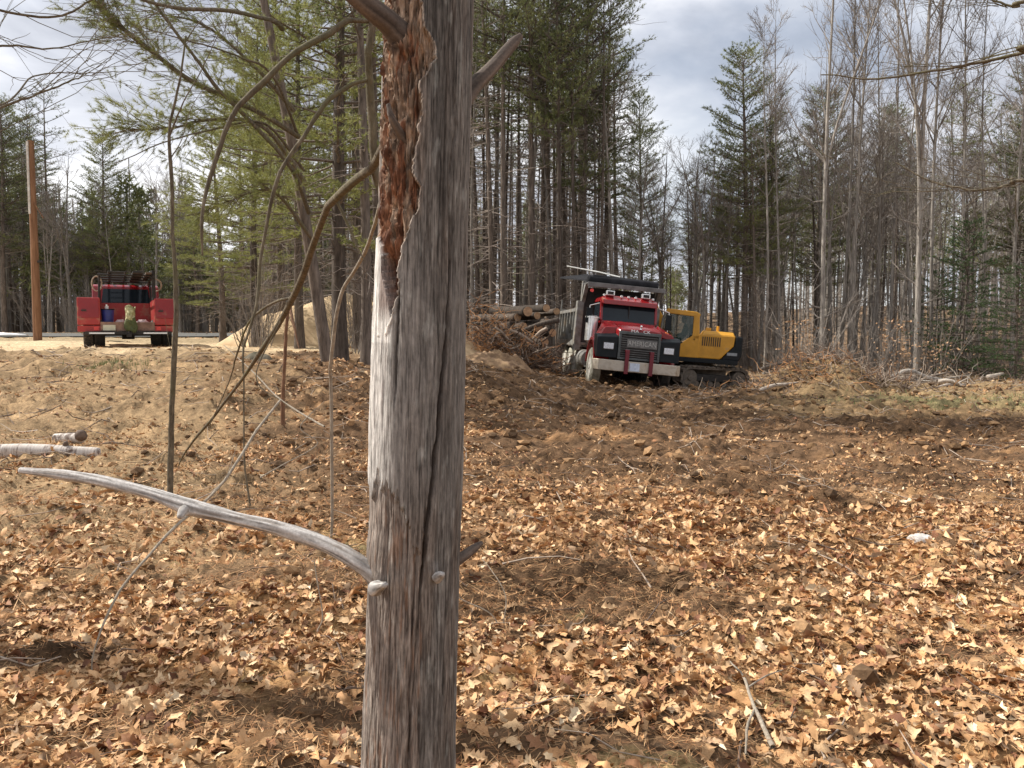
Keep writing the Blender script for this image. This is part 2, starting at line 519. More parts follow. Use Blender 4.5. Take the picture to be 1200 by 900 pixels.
def leaf_template(st, rng, lobes=True):
    """outline along a midrib; returns verts, tris"""
    t = np.linspace(0, 1, st)
    w = 0.23 * np.sin(np.pi * np.clip(t * 0.93 + 0.05, 0, 1)) ** 0.7
    if lobes and st >= 9: w = w * np.interp(np.arange(st), range(10), [1, 1.25, .62, 1.15, .60, 1.2, .66, 1.1, .8, 1])
    elif lobes: w = w * (1 + 0.22 * np.cos(np.arange(st) * np.pi))
    w[0] = 0.02; w[-1] = 0.03
    w = w * rng.uniform(0.7, 1.25, st)
    curl = rng.uniform(-0.5, 1.5); bend = rng.uniform(-0.7, 1.1)
    spine = np.stack([t - 0.5, 0.04 * np.sin(t * 3 + rng.uniform(0, 6)), -bend * (t - 0.5) ** 2 + 0.05 * np.sin(t * 7 + rng.uniform(0, 6))], 1)
    sh = rng.uniform(-.04, .08)
    Lf = spine + np.stack([np.full(st, sh), w, curl * w * rng.uniform(0.4, 1.3, st)], 1)
    Rt = spine + np.stack([np.full(st, sh), -w, curl * w * rng.uniform(0.4, 1.3, st)], 1)
    V = np.concatenate([spine, Lf, Rt])
    T = []
    for i in range(st - 1):
        a, b, c, d = i, i + 1, st + i, st + i + 1
        T += [(a, b, d), (a, d, c)]
        c, d = 2 * st + i, 2 * st + i + 1
        T += [(b, a, c), (b, c, d)]
    return V, np.array(T)

def scatter_leaves(n, y0, y1, templates, size, rng, dens=litter, xmax=0.68, lift=(0.0, 0.02), tiltdeg=27):
    yy = np.sqrt(rng.uniform(y0 ** 2, y1 ** 2, n * 3)); xx = rng.uniform(-xmax, xmax, n * 3) * yy
    keep = rng.uniform(0, 1, n * 3) < dens(xx, yy)
    xx, yy = xx[keep][:n], yy[keep][:n]
    m = len(xx)
    zz = H(xx, yy) + rng.uniform(*lift, m)
    s = rng.uniform(*size, m); rz = rng.uniform(0, 2 * np.pi, m)
    tx = rng.normal(0, R(tiltdeg), m); ty = rng.normal(0, R(tiltdeg), m)
    return xx, yy, zz, s, rz, tx, ty

def rotmats(rz, tx, ty):
    cz, sz, cx, sx, cy, sy = np.cos(rz), np.sin(rz), np.cos(tx), np.sin(tx), np.cos(ty), np.sin(ty)
    Z = np.zeros_like(cz); O = np.ones_like(cz)
    Rz = np.stack([cz, -sz, Z, sz, cz, Z, Z, Z, O], 1).reshape(-1, 3, 3)
    Rx = np.stack([O, Z, Z, Z, cx, -sx, Z, sx, cx], 1).reshape(-1, 3, 3)
    Ry = np.stack([cy, Z, sy, Z, O, Z, -sy, Z, cy], 1).reshape(-1, 3, 3)
    return Rz @ Rx @ Ry

leafrng = np.random.default_rng(23)
TPL = [leaf_template(10, leafrng, i % 3 != 2) for i in range(16)]
TPM = [leaf_template(5, leafrng, i % 2 == 0) for i in range(12)]
TPF = [leaf_template(3, leafrng, False) for _ in range(9)]
m_leaf = attrmat("dead_leaf", 0.7, 25, 0.28, 0.25, spec=0.25, bd=0.004)
LV, LT, LC = [], [], []; loff = 0
def add_batch(sc, templates):
    global loff
    xx, yy, zz, s, rz, tx, ty = sc
    M = rotmats(rz, tx, ty)
    which = leafrng.integers(0, len(templates), len(xx))
    pal = C([1.0, 0.92, 0.84]) * PAL[leafrng.choice(len(PAL), len(xx), p=PALW)] * leafrng.uniform(0.7, 1.22, (len(xx), 1))
    for k, (V, T) in enumerate(templates):
        idx = np.where(which == k)[0]
        if not len(idx): continue
        P = np.einsum('nij,vj->nvi', M[idx], V) * s[idx][:, None, None] + np.stack([xx, yy, zz], 1)[idx][:, None]
        LV.append(P.reshape(-1, 3)); nv = len(V)
        LT.append((T[None] + (loff + np.arange(len(idx)) * nv)[:, None, None]).reshape(-1, 3))
        LC.append(np.repeat(pal[idx], nv, 0)); loff += nv * len(idx)
near_all = scatter_leaves(6000, 2.6, 5.4, TPL, (0.045, 0.12), leafrng)
order = np.argsort(np.hypot(near_all[0], near_all[1]) / near_all[3] + 1e3 * ((near_all[1] < 2.95) | (np.abs(near_all[0]) > 0.6 * near_all[1]) | ((near_all[0] > -0.5) & (near_all[0] < -0.13))))
pick = order[:300]; rest = order[300:]
add_batch(tuple(a[rest] for a in near_all), TPL)
add_batch(scatter_leaves(28000, 2.2, 10.0, TPF, (0.015, 0.05), leafrng, tiltdeg=45, dens=lambda x, y: 0.3 + 0.7 * litter(x, y)), TPF)
add_batch(scatter_leaves(5600, 5.3, 7.6, TPM, (0.05, 0.115), leafrng, tiltdeg=36), TPM)       # torn bits
add_batch(scatter_leaves(13000, 7.4, 14.0, TPM, (0.03, 0.095), leafrng, tiltdeg=38), TPM)
add_batch(scatter_leaves(13000, 13.0, 34.0, TPF, (0.07, 0.14), leafrng), TPF)
add_batch(scatter_leaves(7000, 7.0, 18.0, TPM, (0.04, 0.11), leafrng, tiltdeg=38, dens=lambda x, y: 0.9 * sstep(0.40, 0.28, -x / y) * sstep(-0.02, 0.08, -x / y) * sstep(-0.3, 0.5, fbm(x / 0.9, y / 0.8, 97, 3)) * (1 - 0.8 * pad(x, y))), TPM)
add_batch(scatter_leaves(5000, 32.0, 60.0, TPF, (0.10, 0.22), leafrng, dens=lambda x, y: 0.5 + 0 * x), TPF)
me_ = mesh_from("leaf_litter", np.concatenate(LV), None, np.concatenate(LT), [m_leaf], smooth=True, col=np.concatenate(LC))
tag(link("leaf_litter", me_), "dry tan oak and maple leaves strewn thickly over the turned ground", "leaf litter", kind="stuff")
# the 300 largest leaves in view, each one a piece of the ground
lmats = []
for i in range(len(PAL)):
    mm = simple("leaf_tone", tuple(PAL[i] * C([1.0, .92, .84])), tuple(PAL[i] * C([.7, .6, .5])), 30, 0.7, bs=0.2, spec=0.25)
    lmats.append(mm)
lmeshes = [[mesh_from("leaf", V, None, T, [mm], smooth=True) for V, T in TPL[:8]] for mm in lmats]
for q in pick:
    xx, yy, zz, s, rz, tx, ty = [a[q] for a in near_all]
    o = link("leaf", lmeshes[leafrng.choice(len(PAL), p=PALW)][leafrng.integers(0, 8)], ground)
    o.location = (xx, yy, zz + 0.006); o.rotation_euler = (tx, ty, rz); o.scale = (s,) * 3

# ------------------------------------------------------------------ needles, twigs, clods
def needles(n, y0, y1, rng, ln, wd):
    yy = np.sqrt(rng.uniform(y0 ** 2, y1 ** 2, n)); xx = rng.uniform(-0.68, 0.68, n) * yy
    a = rng.uniform(0, 2 * np.pi, n); l = rng.uniform(*ln, n); w = rng.uniform(*wd, n)
    d = np.stack([np.cos(a), np.sin(a), rng.uniform(-0.15, 0.35, n)], 1); p = np.stack([-np.sin(a), np.cos(a), 0 * a], 1)
    b = np.stack([xx, yy, H(xx, yy) + rng.uniform(0.0, 0.02, n)], 1)
    V = np.stack([b - p * w[:, None], b + p * w[:, None], b + d * l[:, None]], 1).reshape(-1, 3)
    return V, np.arange(3 * n).reshape(-1, 3)
nr = np.random.default_rng(5)
V1, T1 = needles(60000, 2.4, 7.5, nr, (0.05, 0.12), (0.0008, 0.0018))
V2, T2 = needles(16000, 7.0, 16.0, nr, (0.06, 0.18), (0.002, 0.004))
V3, T3 = needles(26000, 4.5, 22.0, nr, (0.10, 0.30), (0.0015, 0.0035))
cc = np.array([[0.42, 0.21, 0.09], [0.55, 0.34, 0.17], [0.30, 0.14, 0.06]])[nr.integers(0, 3, 102000)]
tag(link("pine_needles", mesh_from("pine_needles", np.concatenate([V1, V2, V3]), None, np.concatenate([T1, T2 + len(V1), T3 + len(V1) + len(V2)]), [attrmat("dry_needle", 0.7, 20, 0.2, 0)], smooth=False, col=np.repeat(cc, 3, 0))),
    "fine rusty pine needles matted between the fallen leaves", "pine needles", kind="stuff")

tb = Tubes(); trng = np.random.default_rng(8)
for i in range(2600):
    y = math.sqrt(trng.uniform(2.6 ** 2, 30 ** 2)); x = trng.uniform(-0.66, 0.66) * y
    if pad(np.array([x]), np.array([y]))[0] > 0.5: continue
    l = trng.uniform(0.12, 0.55) * (1 + y / 22); a = trng.uniform(0, 6.28); r = trng.uniform(0.0018, 0.006) * (1 + y / 14)
    d = np.array([math.cos(a), math.sin(a), 0])
    pts = np.array([[x, y, 0] + d * l * k + trng.normal(0, 0.02, 3) for k in (-.5, -.15, .2, .5)])
    pts[:, 2] = H(pts[:, 0], pts[:, 1]) + np.array([0.0, 0.02, 0.03, trng.uniform(0.0, 0.10)])
    tb.add(pts, [r, r * 0.4], 4, int(trng.integers(0, 2)))
m_twigp = simple("twig_pale", (0.40, 0.32, 0.25), (0.25, 0.19, 0.14), 30, 0.85)
m_twigd = simple("twig_dark", (0.15, 0.10, 0.07), (0.08, 0.055, 0.04), 30, 0.85)
tag(link("ground_twigs", tb.mesh("ground_twigs", [m_twigp, m_twigd])), "small grey and brown twigs scattered among the leaves", "twigs", kind="stuff")

# clods of soil
cv, ct = [], []; off = 0
ico = [(-.53, .85, 0), (.53, .85, 0), (-.53, -.85, 0), (.53, -.85, 0), (0, -.53, .85), (0, .53, .85), (0, -.53, -.85), (0, .53, -.85), (.85, 0, -.53), (.85, 0, .53), (-.85, 0, -.53), (-.85, 0, .53)]
icf = np.array([(0, 11, 5), (0, 5, 1), (0, 1, 7), (0, 7, 10), (0, 10, 11), (1, 5, 9), (5, 11, 4), (11, 10, 2), (10, 7, 6), (7, 1, 8), (3, 9, 4), (3, 4, 2), (3, 2, 6), (3, 6, 8), (3, 8, 9), (4, 9, 5), (2, 4, 11), (6, 2, 10), (8, 6, 7), (9, 8, 1)])
crng = np.random.default_rng(3)
n = 11500
yy = np.sqrt(crng.uniform(2.8 ** 2, 27 ** 2, n)); xx = crng.uniform(-0.66, 0.66, n) * yy
k = crng.uniform(0, 1, n) > litter(xx, yy) * 0.95 + 0.05
k &= pad(xx, yy) < 0.6
xx, yy = xx[k], yy[k]; n = len(xx)
s = np.minimum(crng.gamma(1.4, 0.0085, n) * (1 + yy / 14) + 0.005, 0.075) * (1 - 0.6 * sstep(3, 6, -xx))
P = np.array(ico)[None] * (1 + crng.normal(0, 0.22, (n, 12, 1))) * s[:, None, None] * np.stack([crng.uniform(.8, 1.4, n), crng.uniform(.8, 1.4, n), crng.uniform(.5, .9, n)], 1)[:, None]
P = P + np.stack([xx, yy, H(xx, yy) + s * 0.25], 1)[:, None]
ccol = np.repeat(np.where(crng.uniform(0, 1, (n, 1)) < 0.45, np.array([[0.13, 0.078, 0.042]]), np.array([[0.26, 0.155, 0.078]])) * crng.uniform(0.6, 1.4, (n, 1)), 12, 0)
tag(link("soil_clods", mesh_from("soil_clods", P.reshape(-1, 3), None, (icf[None] + (np.arange(n) * 12)[:, None, None]).reshape(-1, 3), [attrmat("clod", 0.95, 30, 0.4, 0.5)], smooth=False, col=ccol)),
    "loose crumbly clods of brown soil over the cleared lot", "soil", kind="stuff")

# thin grass
gv, gt = [], []; 
grng = np.random.default_rng(9)
spots = [(0.38, 3.95), (0.62, 5.6), (-0.45, 4.6), (0.5, 5.75), (1.6, 5.0), (2.1, 3.9), (-1.75, 3.7), (-1.3, 3.25), (-1.0, 4.3), (0.3, 3.35), (-7.2, 14.8), (-7.0, 14.6), (1.55, 4.4), (0.0, 7.2)]
bl = []
for (sx, sy) in spots:
    for i in range(22 if sy < 10 else 200):
        sp = 0.035 if sy < 10 else 0.35
        bl.append((sx + grng.normal(0, sp), sy + grng.normal(0, sp * 0.7)))
for i in range(1300):
    bl.append((9.9 + grng.normal(0, 2.0), 18.3 + grng.normal(0, 0.9)))
bl = np.array(bl); n = len(bl); a = grng.uniform(0, 6.28, n); h = np.where(bl[:, 1] < 10, grng.uniform(0.02, 0.06, n), grng.uniform(0.04, 0.12, n)); w = np.where(bl[:, 1] < 10, 0.0015, 0.008)
b3 = np.stack([bl[:, 0], bl[:, 1], H(bl[:, 0], bl[:, 1])], 1)
pz = np.stack([np.cos(a), np.sin(a), 0 * a], 1)
V = np.stack([b3 - pz * w[:, None], b3 + pz * w[:, None], b3 + np.stack([grng.normal(0, .02, n), grng.normal(0, .02, n), h], 1)], 1).reshape(-1, 3)
tag(link("grass", mesh_from("grass", V, None, np.arange(3 * n).reshape(-1, 3), [simple("grass_blade", (0.13, 0.19, 0.06), (0.22, 0.21, 0.09), 3, 0.7)], smooth=False)),
    "sparse short green grass sprouting between the leaves and beside the woods", "grass", kind="stuff")
# ------------------------------------------------------------------ the dead tree in the foreground
DTX, DTY, DTR = -0.250, 2.20, 0.1255
def dt_axis(z):
    z = np.asarray(z, float)
    return DTX + 0.034 * (z - 1.5), DTY + 0 * z
rows_z = np.concatenate([np.linspace(-0.15, 0.42, 40, endpoint=False), np.linspace(0.42, 2.75, 580), np.linspace(2.78, 5.4, 60)])
NPH = 236
phi = np.concatenate([np.linspace(-1.62, 1.62, 190), np.linspace(1.62, 2 * np.pi - 1.62, NPH - 190 + 2)[1:-1]])   # 0 = towards the photographer
PH, ZZ = np.meshgrid(phi, rows_z)
U = np.sin(PH)
FR = np.cos(PH)                                   # >0 front
ROW = 389 - (ZZ - 1.6) * FPX / 2.085              # photo row where this height shows on the front
front = sstep(-0.15, 0.1, FR)
def interp(r, pts): 
    p = np.array(pts, float); return np.interp(r, p[:, 0], p[:, 1])
jag = 0.07 * fbm(ROW / 31.0, ROW * 0 + 2.2, 201, 5, 0.7) + 0.022 * noise2(ROW / 4.3 + U * 6, ROW * 0 + 7.7, 203)
# right edge of the rotten strip, as a fraction of the half width
edge = interp(ROW, [(-700, -0.1), (-100, 0.05), (0, -0.06), (40, 0.08), (58, 0.24), (72, 0.26), (92, 0.16), (102, 0.02), (140, 0.02), (204, -0.14), (222, 0.02), (250, 0.02),
                    (264, -0.14), (290, -0.30), (320, -0.38), (350, -0.42), (376, -0.50), (392, -0.62), (400, -2), (2000, -2)]) + jag * 0.8
pale = interp(ROW, [(-700, -2.0), (272, -2.0), (274, -0.93), (286, -0.84), (330, -0.74), (352, -0.58), (372, -0.50), (400, -0.5)]) + 0.4 * jag
pale_in = (U < pale) & (ROW > 272) & (ROW < 402)
sd1 = (edge - U)                                   # >0 inside the rot
k1 = sstep(0.0, 0.035, sd1) * (ROW < 398)
k1 = np.where((U < pale) & (ROW > 270), 0, k1) * front
# the rot wraps a little round the left edge
leftback = ((FR < 0.1) & (U < -0.2))
# lower broken shell: below the line the outer grey layer has fallen away
lowedge = interp(U, [(-1.0, 578), (-0.85, 582), (-0.75, 560), (-0.5, 572), (-0.2, 590), (0.0, 612), (0.15, 655), (0.28, 640), (0.36, 560), (0.42, 480), (1.0, 480)]) + 14 * fbm(U * 9, U * 0, 207, 3) + 6 * fbm(U * 40, U * 0 + 1, 209, 2)
k2 = sstep(0, 5, ROW - lowedge) * (U < 0.33) * front
# the long crack
cu = interp(ROW, [(-700, 0.80), (0, 0.62), (100, 0.66), (150, 0.72), (215, 0.62), (330, 0.70), (440, 0.62), (540, 0.50), (620, 0.36), (690, 0.30), (760, 0.22), (900, 0.10), (1500, 0.0)]) + 0.03 * fbm(ROW / 60.0, ROW * 0, 211, 3)
cw = interp(ROW, [(-700, 0.015), (60, 0.015), (200, 0.022), (330, 0.022), (440, 0.034), (560, 0.036), (640, 0.03), (760, 0.022), (1200, 0.03)]) * (1 + 0.5 * fbm(ROW / 25.0, ROW * 0, 213, 3))
crack = np.exp(-((U - cu) / cw) ** 2) * (FR > 0) * (0.35 + 0.65 * sstep(250, 340, ROW)) * (1 - 0.5 * sstep(660, 740, ROW))
cu2 = interp(ROW, [(300, -0.33), (420, -0.37), (470, -0.36)]) + 0.02 * fbm(ROW / 20.0, ROW * 0, 217, 3)
crack2 = np.exp(-((U - cu2) / 0.022) ** 2) * (FR > 0) * sstep(330, 350, ROW) * (1 - sstep(440, 475, ROW))
cu3 = 0.13 + 0.05 * fbm(ROW / 80.0, ROW * 0, 219, 2)
crack3 = 0.7 * np.exp(-((U - cu3) / 0.02) ** 2) * (FR > 0) * sstep(640, 690, ROW)
s_arc = PH * 12.55      # arc length in cm
zc = ZZ * 100
grain = fbm(s_arc / 0.55, zc / 16.0 + 0.2 * s_arc, 221, 4)
grain2 = fbm(s_arc / 1.8, zc / 40.0, 223, 3)
grainf = fbm(s_arc / 0.22, zc / 7.0, 225, 2)
fib = fbm(s_arc / 0.85 + 0.4 * fbm(zc / 9, s_arc / 3, 228, 2), zc / 7.5, 227, 4)
chunk = fbm(s_arc / 1.3, zc / 5.0, 229, 3)
rad = DTR * interp(ROW, [(-1600, 0.70), (-200, 0.91), (0, 0.935), (300, 0.965), (560, 0.995), (700, 1.0), (900, 1.03), (1100, 1.14), (1250, 1.35)])
rad = rad + 0.004 * fbm(PH * 1.6, ZZ * 1.2, 231, 3) + 0.0022 * grain2 + 0.0016 * grain + 0.0006 * grainf
rad = rad - 0.020 * crack ** 1.2 - 0.012 * crack2 - 0.010 * crack3
fis = np.clip(1 - np.abs(fbm(s_arc / 1.5, zc / 16.0, 233, 3)) * 5, 0, 1)
rot_d = 0.009 + 0.014 * np.clip(fib + 0.2, -0.6, 1) + 0.012 * np.maximum(0, chunk) + 0.014 * fis
hollow = sstep(285, 315, ROW) * (1 - sstep(352, 385, ROW)) * sstep(0.0, 0.05, sd1) * (U > -0.82)
rot_d = rot_d + 0.030 * hollow
rad = rad - k1 * rot_d + 0.003 * np.exp(-((sd1 + 0.02) / 0.03) ** 2) * (ROW < 398) * front
rad = rad - k2 * (0.008 + 0.004 * np.abs(grain))
# two flared collars where limbs leave, and old knots
def knot(u0, r0, wu, wr): return np.exp(-((U - u0) / wu) ** 2 - ((ROW - r0) / wr) ** 2) * (FR > 0)
kn = knot(-0.9, 660, 0.25, 26) * 0.010 + knot(-0.66, 688, 0.10, 12) * 0.008 + knot(0.52, 674, 0.09, 9) * 0.009 + knot(-0.55, 60, 0.22, 45) * 0.016 + knot(-0.55, 175, 0.15, 25) * 0.008
rad = rad + kn
top_cut = 5.15 + 0.18 * np.sin(PH * 2 + 1) + 0.1 * fbm(PH * 3, PH * 0, 235, 3)
ZT = np.minimum(ZZ, top_cut)
ax_, ay_ = dt_axis(ZT)
X = ax_ + rad * np.sin(PH); Y = ay_ - rad * np.cos(PH)
# colours: wood tones, with a lit left and a shaded right side painted in
g01 = np.clip(0.5 + 0.55 * grain + 0.25 * grainf, 0, 1)[..., None]
g01 = np.clip(g01 - 0.5 * np.clip(1 - np.abs(fbm(s_arc / 0.75, zc / 22.0, 222, 2)) * 9, 0, 1)[..., None], 0, 1)
grey = C([0.085, 0.073, 0.064]) * (1 - g01) + C([0.30, 0.275, 0.25]) * g01
grey = grey * (1 + 0.25 * grain2[..., None])
calm = sstep(290, 340, ROW) * (1 - sstep(560, 640, ROW))
grey = grey * (1 - 0.45 * calm[..., None]) + C([0.245, 0.23, 0.215]) * 0.45 * calm[..., None]
brownish = (1 - 0.7 * calm[..., None]) * sstep(-0.1, 0.6, fbm(PH * 2.2, ZZ * 1.3, 241, 3) + 0.25 * sstep(560, 800, ROW))[..., None] * 0.6
grey = grey * (1 - brownish) + (C([0.10, 0.074, 0.06]) * (1 - g01) + C([0.28, 0.225, 0.185]) * g01) * brownish
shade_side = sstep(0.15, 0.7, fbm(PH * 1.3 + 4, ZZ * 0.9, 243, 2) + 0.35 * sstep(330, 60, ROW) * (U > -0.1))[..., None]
grey = grey * (1 - 0.36 * shade_side) * (1 - 0.28 * sstep(-0.2, 0.3, U) * (FR > 0))[..., None]  # right side of the trunk darkened in the colour to stand for shade
f01 = np.clip(0.5 + 0.6 * fib + 0.3 * grain, 0, 1)[..., None]
redb = C([0.085, 0.036, 0.022]) * (1 - f01) + C([0.40, 0.185, 0.10]) * f01
tanb = C([0.13, 0.085, 0.06]) * (1 - f01) + C([0.58, 0.42, 0.30]) * f01
tmix = sstep(-0.15, 0.35, fbm(s_arc / 2.2, zc / 13.0, 245, 3) + 0.35 * sstep(230, 120, ROW) + 0.5 * np.exp(-(sd1 / 0.14) ** 2) - 0.35 * np.exp(-((ROW - 290) / 50) ** 2))[..., None]
rotc = (redb * (1 - tmix) + tanb * tmix) * (1 - 0.6 * fis[..., None])
lowc = (C([0.10, 0.078, 0.066]) * (1 - g01) + C([0.32, 0.27, 0.23]) * g01)
rk = sstep(0.25, 0.7, fbm(s_arc / 1.1, zc / 14.0, 247, 3) + 0.35 * np.exp(-((U - 0.05) / 0.3) ** 2) * np.exp(-((ROW - 640) / 70) ** 2))[..., None]
lowc = lowc * (1 - rk * 0.5) + C([0.27, 0.145, 0.085]) * rk * 0.5
palec = C([0.60, 0.57, 0.53]) * (0.8 + 0.35 * g01)
colr = grey * (1 - k2[..., None]) + lowc * k2[..., None]
colr = colr * (1 - k1[..., None]) + rotc * k1[..., None]
pk = (pale_in & (FR > -0.1))[..., None] * 0.9
silver = (np.exp(-((U + 0.85) / 0.42) ** 2) * sstep(270, 300, ROW) * (1 - sstep(560, 590, ROW)) * (FR > -0.5))[..., None] * 0.75  # bleached shell, with the sunlit left side put into its colour
silver = silver * (1 - k1[..., None])
colr = colr * (1 - np.maximum(pk, silver)) + palec * np.maximum(pk, silver)
lich = (sstep(0.45, 0.8, fbm(PH * 5, ZZ * 9, 251, 4)) * (1 - k1))[..., None] * 0.22
colr = colr * (1 - lich) + C([0.46, 0.47, 0.44]) * lich
edgel = (np.exp(-((sd1 + 0.008) / 0.012) ** 2) * (ROW < 398) * front)[..., None] * 0.6
colr = colr * (1 - edgel) + C([0.62, 0.50, 0.40]) * edgel
split_dark = (np.maximum(crack, np.maximum(crack2, crack3)) ** 0.7)[..., None] * 0.75          # splits coloured darker than the wood around them
colr = colr * (1 - split_dark) + C([0.05, 0.035, 0.028]) * split_dark
hl = hollow[..., None] * 0.7
colr = colr * (1 - hl) + C([0.10, 0.045, 0.03]) * hl
V = np.stack([X, Y, ZT], -1).reshape(-1, 3)
nr_, nc_ = PH.shape
ii, jj = np.meshgrid(np.arange(nr_ - 1), np.arange(nc_), indexing='ij')
j2 = (jj + 1) % nc_
Q = np.stack([ii * nc_ + jj, ii * nc_ + j2, (ii + 1) * nc_ + j2, (ii + 1) * nc_ + jj], -1).reshape(-1, 4)
# splintered top
topc = len(V); V = np.vstack([V, [float(dt_axis(4.9)[0]), DTY, 4.9]])
Tt = np.array([((nr_ - 1) * nc_ + j, (nr_ - 1) * nc_ + (j + 1) % nc_, topc) for j in range(nc_)])
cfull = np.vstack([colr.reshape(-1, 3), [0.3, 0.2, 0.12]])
m_dead = attrmat("weathered_wood", 0.88, 110, 0.42, 0.9, sc=(1, 1, 0.10), spec=0.25, bd=0.006)
t_ = m_dead.node_tree; b_ = t_.nodes["Principled BSDF"]
src_ = b_.inputs["Base Color"].links[0].from_socket
ck_ = noisenode(t_, 210, 3, 0.6, sc=(1, 1, 0.035)); ck2_ = noisenode(t_, 60, 5, 0.75, sc=(1, 1, 0.5))
c_ = mixc(t_, 1.0, src_, ramp(t_, ck_, [(0.34, g3(0.5)), (0.44, g3(1.06)), (0.75, g3(1.2))]), 'MULTIPLY')
c_ = mixc(t_, 1.0, c_, ramp(t_, ck2_, [(0.3, g3(0.72)), (0.5, g3(1.0)), (0.7, g3(1.2))]), 'MULTIPLY')
t_.links.new(c_, b_.inputs["Base Color"])
dt = empty("dead_tree", (DTX, DTY, 0), label="tall grey barkless dead tree with rusty rotten upper trunk and a long crack", cat="tree")
V0 = V - C([DTX, DTY, 0])
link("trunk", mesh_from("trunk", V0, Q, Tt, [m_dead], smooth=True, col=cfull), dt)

def rough_limb(name, ctrl, rad_, mat, parent, n=90, s=28, seed=0, amp=0.08, colf=None, org=(0, 0, 0), tipflat=False):
    """a single limb as a dense, slightly lumpy tube with closed ends and pigment along the grain"""
    P = curve_pts(ctrl, n); k = np.linspace(0, 1, n)
    rr = np.interp(k, np.linspace(0, 1, len(rad_)), rad_)
    tan = np.gradient(P, axis=0); tan /= np.linalg.norm(tan, axis=1, keepdims=True)
    mean = P[-1] - P[0]; mean = mean / np.linalg.norm(mean)
    ref = C([0, 0, 1.0]) if abs(mean[2]) < 0.8 else C([1.0, 0, 0])
    A = np.cross(tan, ref); A /= np.linalg.norm(A, axis=1, keepdims=True); B = np.cross(tan, A)
    a = np.arange(s) / s * 2 * np.pi
    ln = np.concatenate([[0], np.cumsum(np.linalg.norm(np.diff(P, axis=0), axis=1))])
    LL, AA = np.meshgrid(ln, a, indexing='ij')
    nz = fbm(LL / (rr.mean() * 9), np.cos(AA) * 1.5 + seed, 300 + seed, 4) + 0.6 * fbm(LL / (rr.mean() * 5), np.sin(AA) * 2.5 + seed, 320 + seed, 3)
    gr = fbm(LL / (rr.mean() * 16), AA * 5 + 1.2 * LL, 340 + seed, 3)
    r2 = rr[:, None] * (1 + amp * nz + amp * 0.6 * gr)
    ring = P[:, None] + r2[..., None] * (A[:, None] * np.cos(AA)[..., None] + B[:, None] * np.sin(AA)[..., None])
    V = ring.reshape(-1, 3); V = np.vstack([V, P[0] - tan[0] * rr[0] * 0.3, P[-1] + tan[-1] * rr[-1] * (0.4)])
    i, j = np.meshgrid(np.arange(n - 1), np.arange(s), indexing='ij'); j2 = (j + 1) % s
    Q = np.stack([i * s + j, (i + 1) * s + j, (i + 1) * s + j2, i * s + j2], -1).reshape(-1, 4)
    T = [(len(V) - 2, j, (j + 1) % s) for j in range(s)] + [(len(V) - 1, (n - 1) * s + (j + 1) % s, (n - 1) * s + j) for j in range(s)]
    c = None
    if colf: 
        c = colf(LL, AA, nz, gr).reshape(-1, 3); c = np.vstack([c, c[0], c[-1]])
    me = mesh_from(name, V - C(org), Q, np.array(T), [mat], smooth=True, col=c)
    return link(name, me, parent)

def silvery(LL, AA, nz, gr):
    t = np.clip(0.5 + 0.6 * gr + 0.3 * nz, 0, 1)[..., None]
    c = C([0.20, 0.175, 0.155]) * (1 - t) + C([0.62, 0.59, 0.56]) * t
    fs_ = np.clip(1 - np.abs(fbm(AA * 1.6 + 3 + 0.8 * LL, LL * 2.2, 365, 3)) * 7, 0, 1)[..., None]
    c = c * (1 - 0.6 * fs_)
    d = sstep(0.35, 0.7, fbm(LL * 9, AA * 1.2, 361, 4))[..., None] * 0.55
    return c * (1 - d) + C([0.20, 0.155, 0.12]) * d
def darkwood(LL, AA, nz, gr):
    t = np.clip(0.5 + 0.6 * gr + 0.3 * nz, 0, 1)[..., None]
    return C([0.045, 0.034, 0.028]) * (1 - t) + C([0.17, 0.132, 0.108]) * t
def mossy(LL, AA, nz, gr):
    t = np.clip(0.5 + 0.6 * gr, 0, 1)[..., None]
    c = C([0.12, 0.105, 0.08]) * (1 - t) + C([0.33, 0.29, 0.22]) * t
    d = sstep(0.0, 0.5, nz + 0.4)[..., None] * 0.35
    return c * (1 - d) + C([0.20, 0.22, 0.10]) * d
m_limb = attrmat("limb_wood", 0.85, 120, 0.28, 0.4, spec=0.25, bd=0.004)
o3 = (DTX, DTY, 0)
o = rough_limb("broken_branch", [at(458, 684, 2.17), at(428, 664, 2.16), at(385, 640, 2.18), at(330, 620, 2.2), at(270, 606, 2.22), at(222, 594, 2.24), at(175, 578, 2.26), at(120, 564, 2.28), at(70, 556, 2.3), at(24, 551, 2.32)],
               [0.046, 0.025, 0.0195, 0.019, 0.0175, 0.0215, 0.0165, 0.0155, 0.014, 0.009], m_limb, dt, 190, 32, 1, 0.12, silvery, o3)
tag(o, label="bleached silver broken branch pointing away from the trunk")
rough_limb("knot", [at(222, 594, 2.25), at(214, 600, 2.21), at(211, 606, 2.19)], [0.020, 0.013, 0.008], m_limb, dt, 16, 16, 9, 0.15, silvery, o3)
rough_limb("branch_stub", [at(440, 690, 2.1), at(446, 687, 2.07), at(451, 685, 2.03)], [0.021, 0.012, 0.008], m_limb, dt, 20, 20, 2, 0.12, silvery, o3)
rough_limb("branch_stub", [at(512, 677, 2.09), at(517, 674, 2.07), at(519, 673, 2.055)], [0.014, 0.010, 0.006], m_limb, dt, 16, 16, 3, 0.15, silvery, o3)
rough_limb("branch_stub", [at(525, 662, 2.22), at(541, 653, 2.24), at(556, 642, 2.26), at(565, 636, 2.27)], [0.020, 0.015, 0.012, 0.006], m_limb, dt, 30, 16, 4, 0.10, darkwood, o3)
